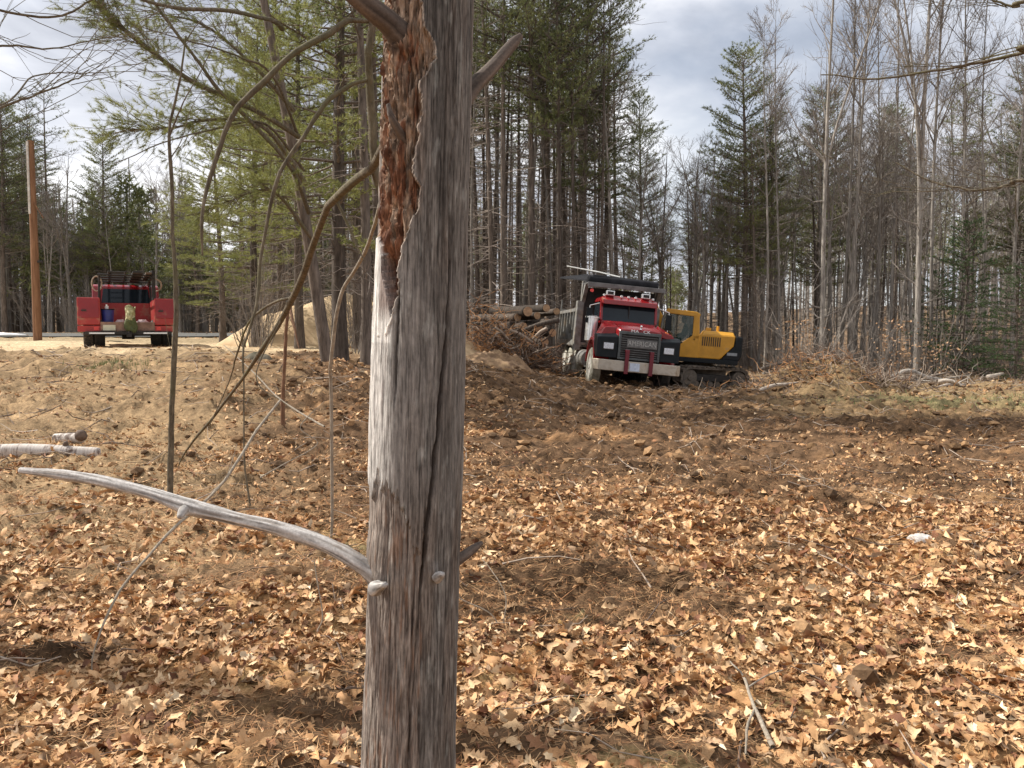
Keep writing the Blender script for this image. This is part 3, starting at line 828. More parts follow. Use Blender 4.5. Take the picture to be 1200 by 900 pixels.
rough_limb("limb", [at(508, 98, 2.27), at(492, 72, 2.20), at(474, 47, 2.13), at(458, 29, 2.10), at(440, 14, 2.07), at(405, -16, 2.03), at(360, -60, 1.98), at(300, -130, 1.9)], [0.050, 0.044, 0.036, 0.030, 0.027, 0.024, 0.021, 0.017], m_limb, dt, 90, 24, 5, 0.08, darkwood, o3)
rough_limb("limb", [at(540, 118, 2.24), at(556, 100, 2.28), at(578, 78, 2.33), at(600, 52, 2.38), at(610, 42, 2.4)], [0.030, 0.022, 0.018, 0.015, 0.009], m_limb, dt, 50, 22, 6, 0.08, darkwood, o3)
rough_limb("branch_stub", [at(500, 208, 2.26), at(487, 185, 2.17), at(472, 162, 2.11), at(460, 140, 2.07), at(455, 122, 2.07)], [0.028, 0.020, 0.013, 0.009, 0.005], m_limb, dt, 40, 16, 7, 0.12, darkwood, o3)
rough_limb("branch_stub", [at(456, 30, 2.14), at(448, 16, 2.13), at(446, 8, 2.12)], [0.016, 0.015, 0.012], m_limb, dt, 20, 16, 8, 0.15, silvery, o3)

# ------------------------------------------------------------------ saplings, bent stems and twigs close by
m_sap = bark("sapling_bark", (0.07, 0.056, 0.038), (0.26, 0.215, 0.15), (0.13, 0.12, 0.06), 0.3, 40, 0.1)
m_sapl = bark("pale_twig_bark", (0.22, 0.18, 0.135), (0.50, 0.43, 0.34), None, 0.3, 40, 0.1)
def stemthing(name, label, cat, parts_, mat, group=None):
    """parts_: list of (part name, ctrl points, radii). The first is the stem and gives the base"""
    base = parts_[0][1][0]; thin = 0.78
    t = empty(name, tuple(base), label=label, cat=cat, group=group)
    for (nm, ctrl, rr) in parts_:
        tb = Tubes(); P = curve_pts(ctrl, max(14, 6 * len(ctrl)))
        rgk = np.random.default_rng(int(abs(P[0, 0]) * 1000) + len(ctrl)); LK_ = np.linalg.norm(P[-1] - P[0]); kn_ = np.arange(0, len(P) + 6, 6); P = P + np.stack([np.interp(np.arange(len(P)), kn_, rgk.normal(0, 0.006 * LK_, len(kn_))) for _ in range(3)], 1) * np.linspace(0, 1, len(P))[:, None] ** 0.3
        P = P + np.random.default_rng(len(ctrl) + int(abs(P[0, 0]) * 100)).normal(0, rr[0] * 0.04, P.shape)
        if ctrl is parts_[0][1]: stem_ = P
        else:
            near_ = stem_[np.argmin(np.linalg.norm(stem_ - P[0], axis=1))]
            P = P + (near_ - P[0]) * (1 - np.linspace(0, 1, len(P))[:, None])
        kk_ = 1 + 0.10 * np.interp(np.arange(len(P)), np.arange(0, len(P) + 5, 5), np.random.default_rng(len(P)).normal(0, 1, len(range(0, len(P) + 5, 5))))
        tb.add(P - base, thin * kk_ * np.interp(np.linspace(0, 1, len(P)), np.linspace(0, 1, len(rr)), rr), 8)
        link(nm, tb.mesh(nm, [mat]), t)
    return t
def gat(px, Y):                    # point on the ground in the column px
    x = gx(px, Y); return np.array([x, Y, Hs(x, Y) - 0.03])
stemthing("bent_sapling", "mossy bent sapling arching over beside the dead tree's upper trunk", "sapling", [
    ("stem", [gat(478, 3.4), at(470, 640, 3.38), at(462, 420, 3.35), at(452, 260, 3.33), at(441, 180, 3.3), at(434, 90, 3.28), at(433, 20, 3.26), at(424, -60, 3.2)], [0.028, 0.026, 0.024, 0.021, 0.018, 0.016]),
    ("branch", [at(434, 28, 3.26), at(405, 30, 3.22), at(378, 44, 3.18), at(335, 73, 3.1), at(295, 112, 3.05), at(266, 152, 3.0), at(248, 205, 2.97), at(239, 250, 2.95), at(240, 298, 2.94)], [0.0105, 0.013, 0.0135, 0.0135, 0.013, 0.012, 0.010, 0.008, 0.004]),
    ("branch", [at(437, 98, 3.28), at(415, 106, 3.25), at(384, 130, 3.2), at(350, 172, 3.15), at(325, 225, 3.1), at(308, 300, 3.08), at(303, 350, 3.05), at(292, 400, 3.02), at(283, 440, 3.0)], [0.009, 0.0105, 0.010, 0.0095, 0.0085, 0.008, 0.006, 0.003]),
], m_sap)
stemthing("leaning_sapling", "brown leaning sapling stem propped against the dead tree at mid height", "sapling", [
    ("stem", [gat(205, 8.6), at(222, 520, 8.3), at(250, 483, 7.6), at(285, 440, 6.8), at(318, 395, 6.0), at(345, 345, 5.2), at(372, 288, 4.4), at(415, 214, 3.4), at(440, 160, 2.9), at(456, 105, 2.55)], [0.010, 0.014, 0.017, 0.020, 0.022, 0.024, 0.024, 0.021, 0.019, 0.017]),
    ("branch", [at(345, 345, 5.2), at(318, 352, 5.4), at(292, 378, 5.6), at(275, 420, 5.8), at(266, 452, 6.0), at(245, 500, 6.2)], [0.013, 0.011, 0.009, 0.006, 0.004]),
    ("branch", [at(330, 372, 5.6), at(300, 440, 5.6), at(330, 470, 5.5), at(352, 490, 5.4)], [0.006, 0.005, 0.004, 0.002]),
    ("branch", [at(398, 250, 3.8), at(410, 272, 3.8), at(420, 295, 3.8), at(428, 306, 3.8)], [0.009, 0.008, 0.005, 0.003]),
], m_sap)
stemthing("pale_stem", "thin pale stem curving up close to the dead tree from leafy ground", "stem", [
    ("stem", [gat(385, 6.2), at(386, 470, 6.1), at(388, 420, 6.0), at(398, 345, 5.8), at(415, 310, 5.6), at(432, 280, 5.3), at(444, 250, 5.0), at(455, 200, 4.8)], [0.014, 0.015, 0.016, 0.017, 0.017, 0.016, 0.014]),
], m_sapl)
sap_branches = [("stem", [gat(196, 7.2), at(199, 520, 7.2), at(202, 430, 7.2), at(203, 330, 7.2), at(201, 240, 7.2), at(199, 165, 7.2), at(208, 105, 7.2), at(217, 50, 7.2)], [0.036, 0.031, 0.029, 0.026, 0.022, 0.019, 0.013, 0.008]),
    ("branch", [at(217, 50, 7.2), at(228, 32, 7.25), at(240, 20, 7.3), at(252, 14, 7.3)], [0.008, 0.006, 0.004, 0.002]),
    ("branch", [at(201, 160, 7.2), at(216, 120, 7.1), at(236, 85, 7.1), at(258, 35, 7.0)], [0.010, 0.008, 0.006, 0.003]),
    ("branch", [at(202, 190, 7.2), at(214, 165, 7.3), at(224, 130, 7.3), at(240, 100, 7.4)], [0.007, 0.005, 0.004, 0.002]),
    ("branch", [at(217, 50, 7.2), at(205, 35, 7.15), at(192, 12, 7.1), at(180, -15, 7.1)], [0.007, 0.005, 0.004, 0.002]),
    ("branch", [at(203, 420, 7.2), at(197, 395, 7.25), at(194, 372, 7.3)], [0.004, 0.003, 0.002])]
stemthing("sapling", "slim upright grey-brown sapling standing in front of the red pickup", "sapling", sap_branches, m_sap)
stemthing("stem", "thin dark upright stem between the slim sapling and the broken stake", "stem", [
    ("main_stem", [gat(290, 7.1), at(287, 540, 7.1), at(284, 470, 7.1), at(283, 420, 7.1), at(286, 385, 7.1)], [0.011, 0.010, 0.009, 0.006])], m_sap)
stemthing("broken_stake", "rust-brown snapped stem with split top hanging beside the sand heap", "stem", [
    ("main_stem", [gat(330, 10.2), at(332, 455, 10.2), at(335, 400, 10.2), at(339, 352, 10.2)], [0.034, 0.032, 0.029, 0.024]),
    ("snapped_top", [at(339, 355, 10.2), at(343, 375, 10.0), at(350, 408, 9.8)], [0.026, 0.024, 0.012])],
    bark("rusty_bark", (0.10, 0.05, 0.03), (0.30, 0.17, 0.10), None, 0.3, 30, 0.1))
stemthing("long_twig", "long pale twig slanting across behind the silver broken branch", "twig", [
    ("stem", [gat(104, 3.75), at(106, 780, 3.75), at(116, 740, 3.8), at(150, 680, 4.0), at(190, 630, 4.3), at(240, 583, 4.6), at(290, 520, 5.0), at(325, 472, 5.3)], [0.0032, 0.004, 0.006, 0.008, 0.010, 0.011, 0.011, 0.008]),
    ("branch", [at(236, 586, 4.6), at(262, 560, 4.7), at(278, 520, 4.8)], [0.004, 0.003, 0.002])], m_sapl)
for (lab, pts, r0) in [
    ("pale thin twig leaning from the leaves toward the rusty broken stem", [(372, 520, 6.0), (380, 470, 6.1), (352, 500, 6.0), (330, 545, 5.8), (305, 560, 5.7)], 0.006),
    ("short curved whitish twig standing in front of the long twig", [(372, 740, 4.15), (378, 720, 4.15), (370, 668, 4.2), (368, 655, 4.2)], 0.005),
    ("crooked pale twig reaching right over bare soil behind the dead tree", [(590, 745, 4.3), (575, 720, 4.3), (545, 705, 4.3), (530, 695, 4.3)], 0.005),
    ("bent pale twig rising and falling beside the dark soil hollow", [(588, 742, 4.35), (592, 700, 4.4), (575, 668, 4.5), (565, 655, 4.6)], 0.004),
    ("slanting pale fallen stick crossing behind the slim sapling", [(330, 470, 8.8), (380, 500, 8.2), (300, 440, 9.4), (262, 405, 10.0)], 0.012),
    ("dark upright stick stuck in the soil of the clearing", [(888, 582, 8.0), (880, 570, 8.0), (872, 558, 8.0)], 0.012),
    ("long pale stick lying flat on the soil of the clearing", [(958, 588, 7.8), (930, 577, 7.9), (900, 571, 8.1), (880, 568, 8.2)], 0.012)]:
    stemthing("fallen_twig", lab, "twig", [("stem", [at(*p) for p in sorted(pts, key=lambda q: -q[1])], [r0, r0 * 0.9, r0 * 0.5])], m_sapl)
b_ = tag(stemthing("fallen_branch", "grey forked dead branch lying on the leaves in the near corner", "branch", [
    ("stem", [(gx(915, 3.05), 3.05, Hs(gx(915, 3.05), 3.05) + .02), (gx(893, 3.3), 3.3, Hs(gx(893, 3.3), 3.3) + .035), (gx(880, 3.6), 3.6, Hs(gx(880, 3.6), 3.6) + .04), (gx(862, 3.8), 3.8, Hs(gx(862, 3.8), 3.8) + .05)], [0.012, 0.011, 0.009, 0.005]),
    ("branch", [(gx(893, 3.3), 3.3, Hs(gx(893, 3.3), 3.3) + .03), (gx(884, 3.12), 3.12, Hs(gx(884, 3.12), 3.12) + .04), (gx(882, 3.0), 3.0, Hs(gx(882, 3.0), 3.0) + .03)], [0.008, 0.007, 0.005]),
    ("branch", [(gx(885, 3.5), 3.5, Hs(gx(885, 3.5), 3.5) + .04), (gx(905, 3.65), 3.65, Hs(gx(905, 3.65), 3.65) + .05), (gx(925, 3.75), 3.75, Hs(gx(925, 3.75), 3.75) + .04)], [0.006, 0.005, 0.003])], m_sapl))

# birch log, short cut log, rocks
m_birch, t_, b_ = newmat("birch_bark")
f = noisenode(t_, 7, 5, 0.6, sc=(1.0, 1, 1)); f2 = noisenode(t_, 22, 4, 0.7, sc=(2.0, .3, .3))
c_ = ramp(t_, f2, [(0.36, (0.16, 0.12, 0.10)), (0.44, (0.44, 0.38, 0.33)), (0.7, (0.62, 0.57, 0.51))])
c_ = mixc(t_, ramp(t_, f, [(0.57, g3(0)), (0.63, g3(1))]), c_, (0.13, 0.09, 0.07))
t_.links.new(c_, b_.inputs["Base Color"]); b_.inputs["Roughness"].default_value = 0.75; bump(t_, b_, f2, 0.4, 0.01)
def zat(px, Y, up): x = gx(px, Y); return np.array([x, Y, Hs(x, Y) + up])
Yb = 8.55
pa, pb = zat(-60, Yb, 0.07), zat(112, Yb + 0.15, 0.07)
lg = empty("birch_log", tuple(pa), label="white birch log with dark bark scars lying on the straw", cat="log")
rough_limb("trunk", [pa, (pa + pb) / 2 + C([0, 0, 0.02]), pb], [0.085, 0.08, 0.062], m_birch, lg, 60, 20, 12, 0.06, None, tuple(pa))
rough_limb("knot", [pb + C([-.35, 0, .02]), pb + C([-.33, -.03, .10]), pb + C([-.32, -.04, .13])], [0.04, 0.03, 0.02], m_twigd, lg, 10, 12, 13, 0.1, None, tuple(pa))
pa, pb = zat(62, 9.3, 0.05), zat(92, 9.2, 0.07)
lg = empty("short_log", tuple(pa), label="short sawn log with grey mottled end sitting just behind the birch log", cat="log")
rough_limb("wood", [pa, (pa + pb) / 2, pb], [0.055, 0.062, 0.06], m_birch, lg, 20, 18, 15, 0.05, None, tuple(pa))
rough_limb("burl", [pb + C([0, 0, 0]), pb + C([.01, -.02, .04]), pb + C([.02, -.02, .085])], [0.055, 0.068, 0.045], m_twigd, lg, 14, 18, 16, 0.1, None, tuple(pa))
m_rock = simple("pale_rock", (0.62, 0.60, 0.57), (0.42, 0.38, 0.33), 9, 0.85, bs=0.4)
m_rockt = simple("tan_rock", (0.50, 0.38, 0.24), (0.34, 0.24, 0.15), 9, 0.85, bs=0.4)
m_rockg = simple("grey_rock", (0.15, 0.13, 0.10), (0.07, 0.065, 0.045), 6, 1.0, bs=0.5, spec=0.05)
def rock(lab, px, Y, w, d, h, mat, seed, name="rock"):
    x = gx(px, Y)
    me = lump(name, 0, 0, w, d, h, mat, seed, n=10, base=0.0, prof=2.2, rough=0.16)
    tag(link(name, me, loc=(x, Y, Hs(x, Y) - h * 0.15)), lab, "rock")
rock("flat pale rock on the leaves just behind the silver branch", 372, 5.7, 0.16, 0.09, 0.06, m_rock, 3)
rock("tan broken rock half buried in the soil in the clearing's middle", 820, 8.9, 0.15, 0.12, 0.10, m_rockt, 5)
rock("low mossy grey boulder at the foot of the sand heap", 302, 16.2, 0.36, 0.3, 0.2, m_rockg, 6, "boulder")
rock("small whitish rock at the clearing's far side in the leaves", 1085, 6.1, 0.12, 0.06, 0.04, m_rock, 8)
rock("small yellow chip of stone resting on the dark soil hollow", 657, 4.55, 0.022, 0.016, 0.02, simple("yellow_chip", (0.72, 0.45, 0.16), (0.6, 0.35, 0.12), 9, 0.7), 9)
rock("round brown stone on turned soil near the lying pale stick", 940, 7.6, 0.08, 0.07, 0.08, m_rockt, 10)
pc = zat(270, 4.42, 0.02)
tb = Tubes(); tb.add([pc + C([-.085, 0, 0]), pc, pc + C([.085, 0.01, 0.005])], [0.019, 0.019], 14)
tag(link("cut_stick", tb.mesh("cut_stick", [simple("grey_cut", (0.50, 0.50, 0.49), (0.33, 0.32, 0.30), 30, 0.8)])), "short straight grey cut stick lying on reddish needles", "stick")
# ------------------------------------------------------------------ trees
m_barkgrey = bark("grey_bark", (0.095, 0.083, 0.072), (0.44, 0.40, 0.35), None, 0.15, 16, 0.35)
m_barkpine = bark("pine_bark", (0.055, 0.044, 0.036), (0.23, 0.185, 0.15), None, 0.15, 16, 0.3)
m_twigs = bark("fine_branches", (0.13, 0.11, 0.095), (0.38, 0.335, 0.29), None, 0.5, 10, 0.3)
m_deadtwig = bark("dead_branches", (0.16, 0.13, 0.11), (0.42, 0.35, 0.29), None, 0.5, 10, 0.25)

def needlemat(name, lo, hi, rnd=0.3):
    m, t, b = newmat(name)
    f = noisenode(t, 1.1, 4, 0.6)
    c = ramp(t, f, [(0.33, lo), (0.66, hi)])
    oi = t.nodes.new("ShaderNodeObjectInfo")
    v = t.nodes.new("ShaderNodeMapRange")
    v.inputs["To Min"].default_value = 1 - rnd; v.inputs["To Max"].default_value = 1 + rnd
    t.links.new(oi.outputs["Random"], v.inputs["Value"])
    h = t.nodes.new("ShaderNodeHueSaturation")
    t.links.new(v.outputs["Result"], h.inputs["Value"]); t.links.new(c, h.inputs["Color"])
    t.links.new(h.outputs["Color"], b.inputs["Base Color"])
    b.inputs["Roughness"].default_value = 0.6
    tr = t.nodes.new("ShaderNodeBsdfTranslucent")
    t.links.new(h.outputs["Color"], tr.inputs["Color"])
    ms = t.nodes.new("ShaderNodeMixShader"); ms.inputs[0].default_value = 0.3
    out = t.nodes["Material Output"]
    t.links.new(b.outputs[0], ms.inputs[1]); t.links.new(tr.outputs[0], ms.inputs[2]); t.links.new(ms.outputs[0], out.inputs["Surface"])
    return m
m_pine = needlemat("pine_needle_green", (0.085, 0.11, 0.04), (0.26, 0.27, 0.10))
m_pinelight = needlemat("pine_needle_light", (0.15, 0.17, 0.05), (0.36, 0.37, 0.12), 0.15)
m_hemlock = needlemat("hemlock_needle", (0.045, 0.085, 0.03), (0.10, 0.16, 0.05), 0.2)

def tufts(P, D, rng, nb=8, ln=0.14, wd=0.012, spread=0.75):
    """needle tufts: fans of slim blades at P pointing roughly along D"""
    P = np.asarray(P); D = np.asarray(D); n = len(P)
    d = D[:, None] + rng.normal(0, spread, (n, nb, 3))
    d /= np.linalg.norm(d, axis=2, keepdims=True)
    s = np.cross(d, rng.normal(0, 1, (n, nb, 3))); s /= np.linalg.norm(s, axis=2, keepdims=True)
    L_ = ln * rng.uniform(0.6, 1.2, (n, nb, 1)); p = np.repeat(P[:, None], nb, 1)
    V = np.stack([p - s * wd, p + s * wd, p + d * L_], 2).reshape(-1, 3)
    return V, np.arange(len(V)).reshape(-1, 3)

def grow_bare(rng, Hh, r0, cs=0.4, nb=36, lean=0.0, spread=0.22, fork=0, low=6):
    """a leafless broad-leaved tree: trunk tubes and crown tubes"""
    tr, cr = Tubes(), Tubes()
    n = 16
    k = np.linspace(0, 1, n)
    def stem(x0, z0, H1, r, bend):
        kk = np.linspace(0, 1, n)
        ph = rng.uniform(0, 6.28, 2); am = rng.uniform(0.05, 0.22, 2)
        P = np.stack([x0[0] + bend[0] * kk ** 1.3 + am[0] * np.sin(kk * 5 + ph[0]) - am[0] * math.sin(ph[0]), x0[1] + bend[1] * kk ** 1.3 + am[1] * np.sin(kk * 4 + ph[1]) - am[1] * math.sin(ph[1]), z0 + (H1 - z0) * kk], 1)
        Rr = r * (1 - kk) ** 0.75 * 0.96 + 0.006; 
        if z0 == 0: Rr[0] *= 1.35; P[0, 2] = -0.25
        return P, Rr
    stems = [stem((0, 0), 0, Hh, r0, (lean * Hh, rng.uniform(-.03, .03) * Hh))]
    for i in range(fork):
        P0, R0 = stems[0]; q = int(n * rng.uniform(0.12, 0.45)); a = rng.uniform(0, 6.28)
        b = Hh * rng.uniform(0.08, 0.17)
        stems.append(stem((P0[q, 0], P0[q, 1]), P0[q, 2], Hh * rng.uniform(0.8, 0.97), R0[q] * 0.75, (math.cos(a) * b, math.sin(a) * b)))
    for P, Rr in stems: tr.add(P, Rr, 8)
    def at_stem(P, f):
        i = min(int(f * (len(P) - 1)), len(P) - 2); w = f * (len(P) - 1) - i
        return P[i] * (1 - w) + P[i + 1] * w
    for si, (P, Rr) in enumerate(stems):
        m = int(nb / len(stems)) + (low if si == 0 else 0)
        for b in range(m):
            islow = b < low and si == 0
            f = rng.uniform(0.12, cs) if islow else cs + (1 - cs) * (rng.uniform(0, 1) ** 0.8) * 0.97
            p = at_stem(P, f); rr = float(np.interp(f, k, Rr))
            a = rng.uniform(0, 6.28)
            l = (Hh * spread * (1.15 - 0.8 * f) * rng.uniform(0.5, 1.2)) * (0.45 if islow else 1)
            up = rng.uniform(0.7, 1.6) if not islow else rng.uniform(-0.1, 0.5)
            d = np.array([math.cos(a), math.sin(a), up]); d /= np.linalg.norm(d)
            kk = np.linspace(0, 1, 7)[:, None]
            B = p + d * l * kk + np.array([0, 0, 1]) * l * 0.22 * kk ** 2 + rng.normal(0, 0.03 * l, (7, 3)) * kk
            rb = min(rr * 0.55, 0.010 + l * 0.014)
            cr.add(B, np.linspace(rb, 0.006, 7), 4)
            for s in range(4 if islow else int(5 + 3 * rng.uniform())):
                g = rng.uniform(0.2, 0.95); q = at_stem(B, g)
                d2 = d + rng.normal(0, 0.6, 3); d2[2] = abs(d2[2]) * 0.8 + 0.15; d2 /= np.linalg.norm(d2)
                l2 = l * (1.05 - g) * rng.uniform(0.4, 0.8) + 0.25
                kk2 = np.linspace(0, 1, 4)[:, None]
                B2 = q + d2 * l2 * kk2 + rng.normal(0, 0.04 * l2, (4, 3)) * kk2 + np.array([0, 0, .12 * l2]) * kk2 ** 2
                cr.add(B2, np.linspace(0.0085, 0.004, 4), 3)
                for u_ in range(3):
                    g2 = rng.uniform(0.25, 1); q2 = at_stem(B2, g2)
                    d3 = d2 + rng.normal(0, 0.55, 3); d3 /= np.linalg.norm(d3)
                    l3 = l2 * rng.uniform(0.3, 0.6)
                    cr.add(np.array([q2, q2 + d3 * l3 * 0.5 + rng.normal(0, .02, 3), q2 + d3 * l3 + np.array([0, 0, .05])]), [0.0052, 0.003], 3)
    return tr, cr

def grow_pine(rng, Hh, r0, cs=0.45, bl=2.6, whorls=17, per=5, dead=26, dens=1.0, flat=0.12, top=0.25, side=None, nb=8, ln=0.15, wd=0.011, droop=0.0):
    """white pine: bare lower trunk with snapped dead branches, tiers of feathery boughs above"""
    tr, cr = Tubes(), Tubes()
    n = 14; k = np.linspace(0, 1, n)
    bend = rng.normal(0, 0.012 * Hh, 2)
    P = np.stack([bend[0] * k ** 2 + 0.05 * np.sin(k * 6 + rng.uniform(0, 6)), bend[1] * k ** 2, Hh * k], 1); P[0, 2] = -0.25
    Rr = r0 * (1 - k) ** 0.8 * 0.97 + 0.012; Rr[0] *= 1.3
    tr.add(P, Rr, 8)
    TP, TD = [], []
    def axis(f): 
        i = min(int(f * (n - 1)), n - 2); w = f * (n - 1) - i
        return P[i] * (1 - w) + P[i + 1] * w
    for i in range(dead):
        f = rng.uniform(0.10, cs + 0.12); p = axis(f); a = rng.uniform(0, 6.28); l = rng.uniform(0.4, 1.9)
        d = np.array([math.cos(a), math.sin(a), rng.uniform(-0.25, 0.25)])
        kk = np.linspace(0, 1, 4)[:, None]
        B = p + d * l * kk + rng.normal(0, 0.04, (4, 3)) * kk - np.array([0, 0, 0.12 * l]) * kk ** 2
        tr.add(B, [0.017, 0.004], 4, 1)
        for j in range(3):
            q = B[rng.integers(1, 4)]; d2 = d + rng.normal(0, .6, 3); tr.add(np.array([q, q + d2 * 0.25, q + d2 * 0.5 + rng.normal(0, .04, 3)]), [0.007, 0.003], 3, 1)
    for wv in range(whorls):
        f = cs + (0.985 - cs) * wv / (whorls - 1)
        g = (f - cs) / (1 - cs)
        L0 = bl * (min(1, 0.55 + g * 2.2) if g < 0.2 else 1.0) * (1 - g) ** 0.62 * 1.05 + top
        a0 = rng.uniform(0, 6.28)
        for b in range(per):
            if rng.uniform() < 0.10: continue
            a = a0 + b * 6.28 / per + rng.normal(0, 0.25)
            l = L0 * rng.uniform(0.55, 1.2)
            if side is not None: l *= 1 + 0.35 * math.cos(a - side)
            d = np.array([math.cos(a), math.sin(a), flat + 0.55 * g + rng.normal(0, 0.08)])
            p = axis(min(0.99, f + rng.normal(0, 0.008)))
            kk = np.linspace(0, 1, 6)[:, None]
            B = p + d * l * kk + np.array([0, 0, 1]) * (0.16 * l * kk ** 2.2 - (0.12 + droop) * l * kk ** 1.3 * (1 - g)) + rng.normal(0, 0.02 * l, (6, 3)) * kk
            cr.add(B, np.linspace(0.012 + 0.009 * l, 0.005, 6), 4, 0)
            ns = int(3 + l * 4.5)
            for s in range(ns):
                gg = 0.22 + 0.78 * (s + rng.uniform()) / ns
                i = min(int(gg * 5), 4); w = gg * 5 - i; q = B[i] * (1 - w) + B[i + 1] * w
                sd = 1 if s % 2 else -1
                lat = np.array([-math.sin(a) * sd, math.cos(a) * sd, 0.12])
                d2 = d * 0.75 + lat * rng.uniform(0.45, 1.0); d2[2] += rng.normal(0, 0.10); d2 /= np.linalg.norm(d2)
                l2 = (0.20 + 0.34 * l * (1.1 - gg)) * rng.uniform(0.7, 1.25)
                e2 = q + d2 * l2 + np.array([0, 0, 0.05 * l2])
                cr.add(np.array([q, (q + e2) / 2 + rng.normal(0, .015, 3), e2]), [0.007, 0.003], 3, 0)
                nt_ = max(2, int((2 + l2 * 7) * dens))
                t_ = np.linspace(0.3, 1.0, nt_)[:, None]
                TP.append(q * (1 - t_) + e2 * t_ + rng.normal(0, 0.025, (nt_, 3))); TD.append(np.repeat((d2 + C([0, 0, .35]))[None], nt_, 0))
            TP.append(B[-1:]); TD.append(d[None])
    TP.append(P[-1:] + C([0, 0, 0.05])); TD.append(C([[0, 0, 1.0]]))
    V, T = tufts(np.concatenate(TP), np.concatenate(TD), rng, nb, ln, wd)
    return tr, cr, (V, T, 1)

def make_tree(name, label, cat, trunk_mesh, crown_mesh, group=None):
    t = empty(name, (0, 0, -500), label=label, cat=cat, group=group)
    link("trunk", trunk_mesh, t); link("crown", crown_mesh, t)
    return t

BARE = []
for i in range(9):
    rg = np.random.default_rng(100 + i)
    fork = [0, 0, 1, 0, 2, 0, 1, 0, 0][i]
    tr, cr = grow_bare(rg, 15.0, [0.085, 0.07, 0.11, 0.055, 0.13, 0.08, 0.10, 0.062, 0.09][i], [0.45, 0.5, 0.38, 0.55, 0.33, 0.5, 0.42, 0.5, 0.6][i], [38, 30, 42, 26, 46, 32, 40, 28, 26][i], rg.uniform(-0.03, 0.03), [0.2, 0.17, 0.22, 0.15, 0.24, 0.18, 0.2, 0.16, 0.15][i], fork, 7)
    BARE.append((tr.mesh("trunk", [m_barkgrey]), cr.mesh("crown", [m_twigs], smooth=False)))
PINES = []
specs = [dict(dens=0.8, cs=0.55, bl=2.5, whorls=15), dict(cs=0.45, bl=2.9, whorls=18), dict(cs=0.62, bl=2.1, whorls=12, per=4), dict(cs=0.5, bl=2.3, whorls=16, dead=40), dict(cs=0.36, bl=3.3, whorls=20, flat=0.05, nb=9), dict(cs=0.30, bl=2.5, whorls=30, per=6, flat=0.10, nb=8, dens=0.9, dead=30, top=0.35)]
for i, sp in enumerate(specs):
    rg = np.random.default_rng(200 + i)
    tr, cr, fo = grow_pine(rg, 15.0, [0.14, 0.17, 0.12, 0.13, 0.18, 0.17][i], **{"dens": 0.75, **sp})
    PINES.append((tr.mesh("trunk", [m_barkpine, m_deadtwig]), cr.mesh("crown", [m_barkpine, m_pine], fo, smooth=False)))
# pole-like pines of the dense stand: tall trunk, many dead sprays, thin crown
POLES = []
for i in range(4):
    rg = np.random.default_rng(300 + i)
    tr, cr, fo = grow_pine(rg, 15.0, [0.105, 0.085, 0.12, 0.08][i], cs=[0.70, 0.76, 0.66, 0.8][i], bl=[1.5, 1.2, 1.7, 1.1][i], whorls=8, per=4, dead=[80, 60, 90, 60][i], nb=7, dens=0.5)
    POLES.append((tr.mesh("trunk", [m_barkpine, m_deadtwig]), cr.mesh("crown", [m_barkpine, m_pine], fo, smooth=False)))
# nearer, lighter pine with drooping feathery boughs low down
NEARP = []
for i in range(2):
    rg = np.random.default_rng(400 + i)
    tr, cr, fo = grow_pine(rg, 13.0, [0.17, 0.14][i], cs=[0.20, 0.28][i], bl=[2.9, 2.6][i], whorls=19, per=5, dead=34, dens=1.25, flat=0.0, droop=0.12, nb=11, ln=0.13, wd=0.0065)
    NEARP.append((tr.mesh("trunk", [m_barkpine, m_deadtwig]), cr.mesh("crown", [m_barkpine, m_pinelight], fo, smooth=False)))
# young hemlock, tiers down to the ground
rg = np.random.default_rng(500)
tr, cr, fo = grow_pine(rg, 6.0, 0.06, cs=0.10, bl=1.5, whorls=18, per=6, dead=0, dens=1.2, flat=-0.05, droop=0.15, nb=8, ln=0.07, wd=0.012)
HEML = (tr.mesh("trunk", [m_barkpine, m_deadtwig]), cr.mesh("crown", [m_barkpine, m_hemlock], fo, smooth=False))

def put(kind, px, Y, Hh, label, group=None, rz=None, name=None, tilt=(0, 0), cat="tree", wide=None):
    base = 15.0
    if kind[0] == 'B': pair, nm = BARE[kind[1]], "bare_tree"
    elif kind[0] == 'P': pair, nm = PINES[kind[1]], "pine_tree"
    elif kind[0] == 'L': pair, nm = POLES[kind[1]], "pine_tree"
    elif kind[0] == 'N': pair, nm, base = NEARP[kind[1]], "pine_tree", 13.0
    else: pair, nm, base = HEML, "hemlock_tree", 6.0
    x = gx(px, Y); s = Hh / base
    t = empty(name or nm, (x, Y, float(gh(x, Y)) - 0.03), random.uniform(0, 6.28) if rz is None else rz, label=label, cat=cat, group=group)
    t.rotation_euler = (tilt[0], tilt[1], t.rotation_euler[2])
    w = wide if wide else max(0.75, s)
    t.scale = (w, w, s)
    link("trunk", pair[0], t); link("crown", pair[1], t)
    return t
def Htop(px, Y, row): return at(px, row, Y)[2] - float(gh(gx(px, Y), Y))

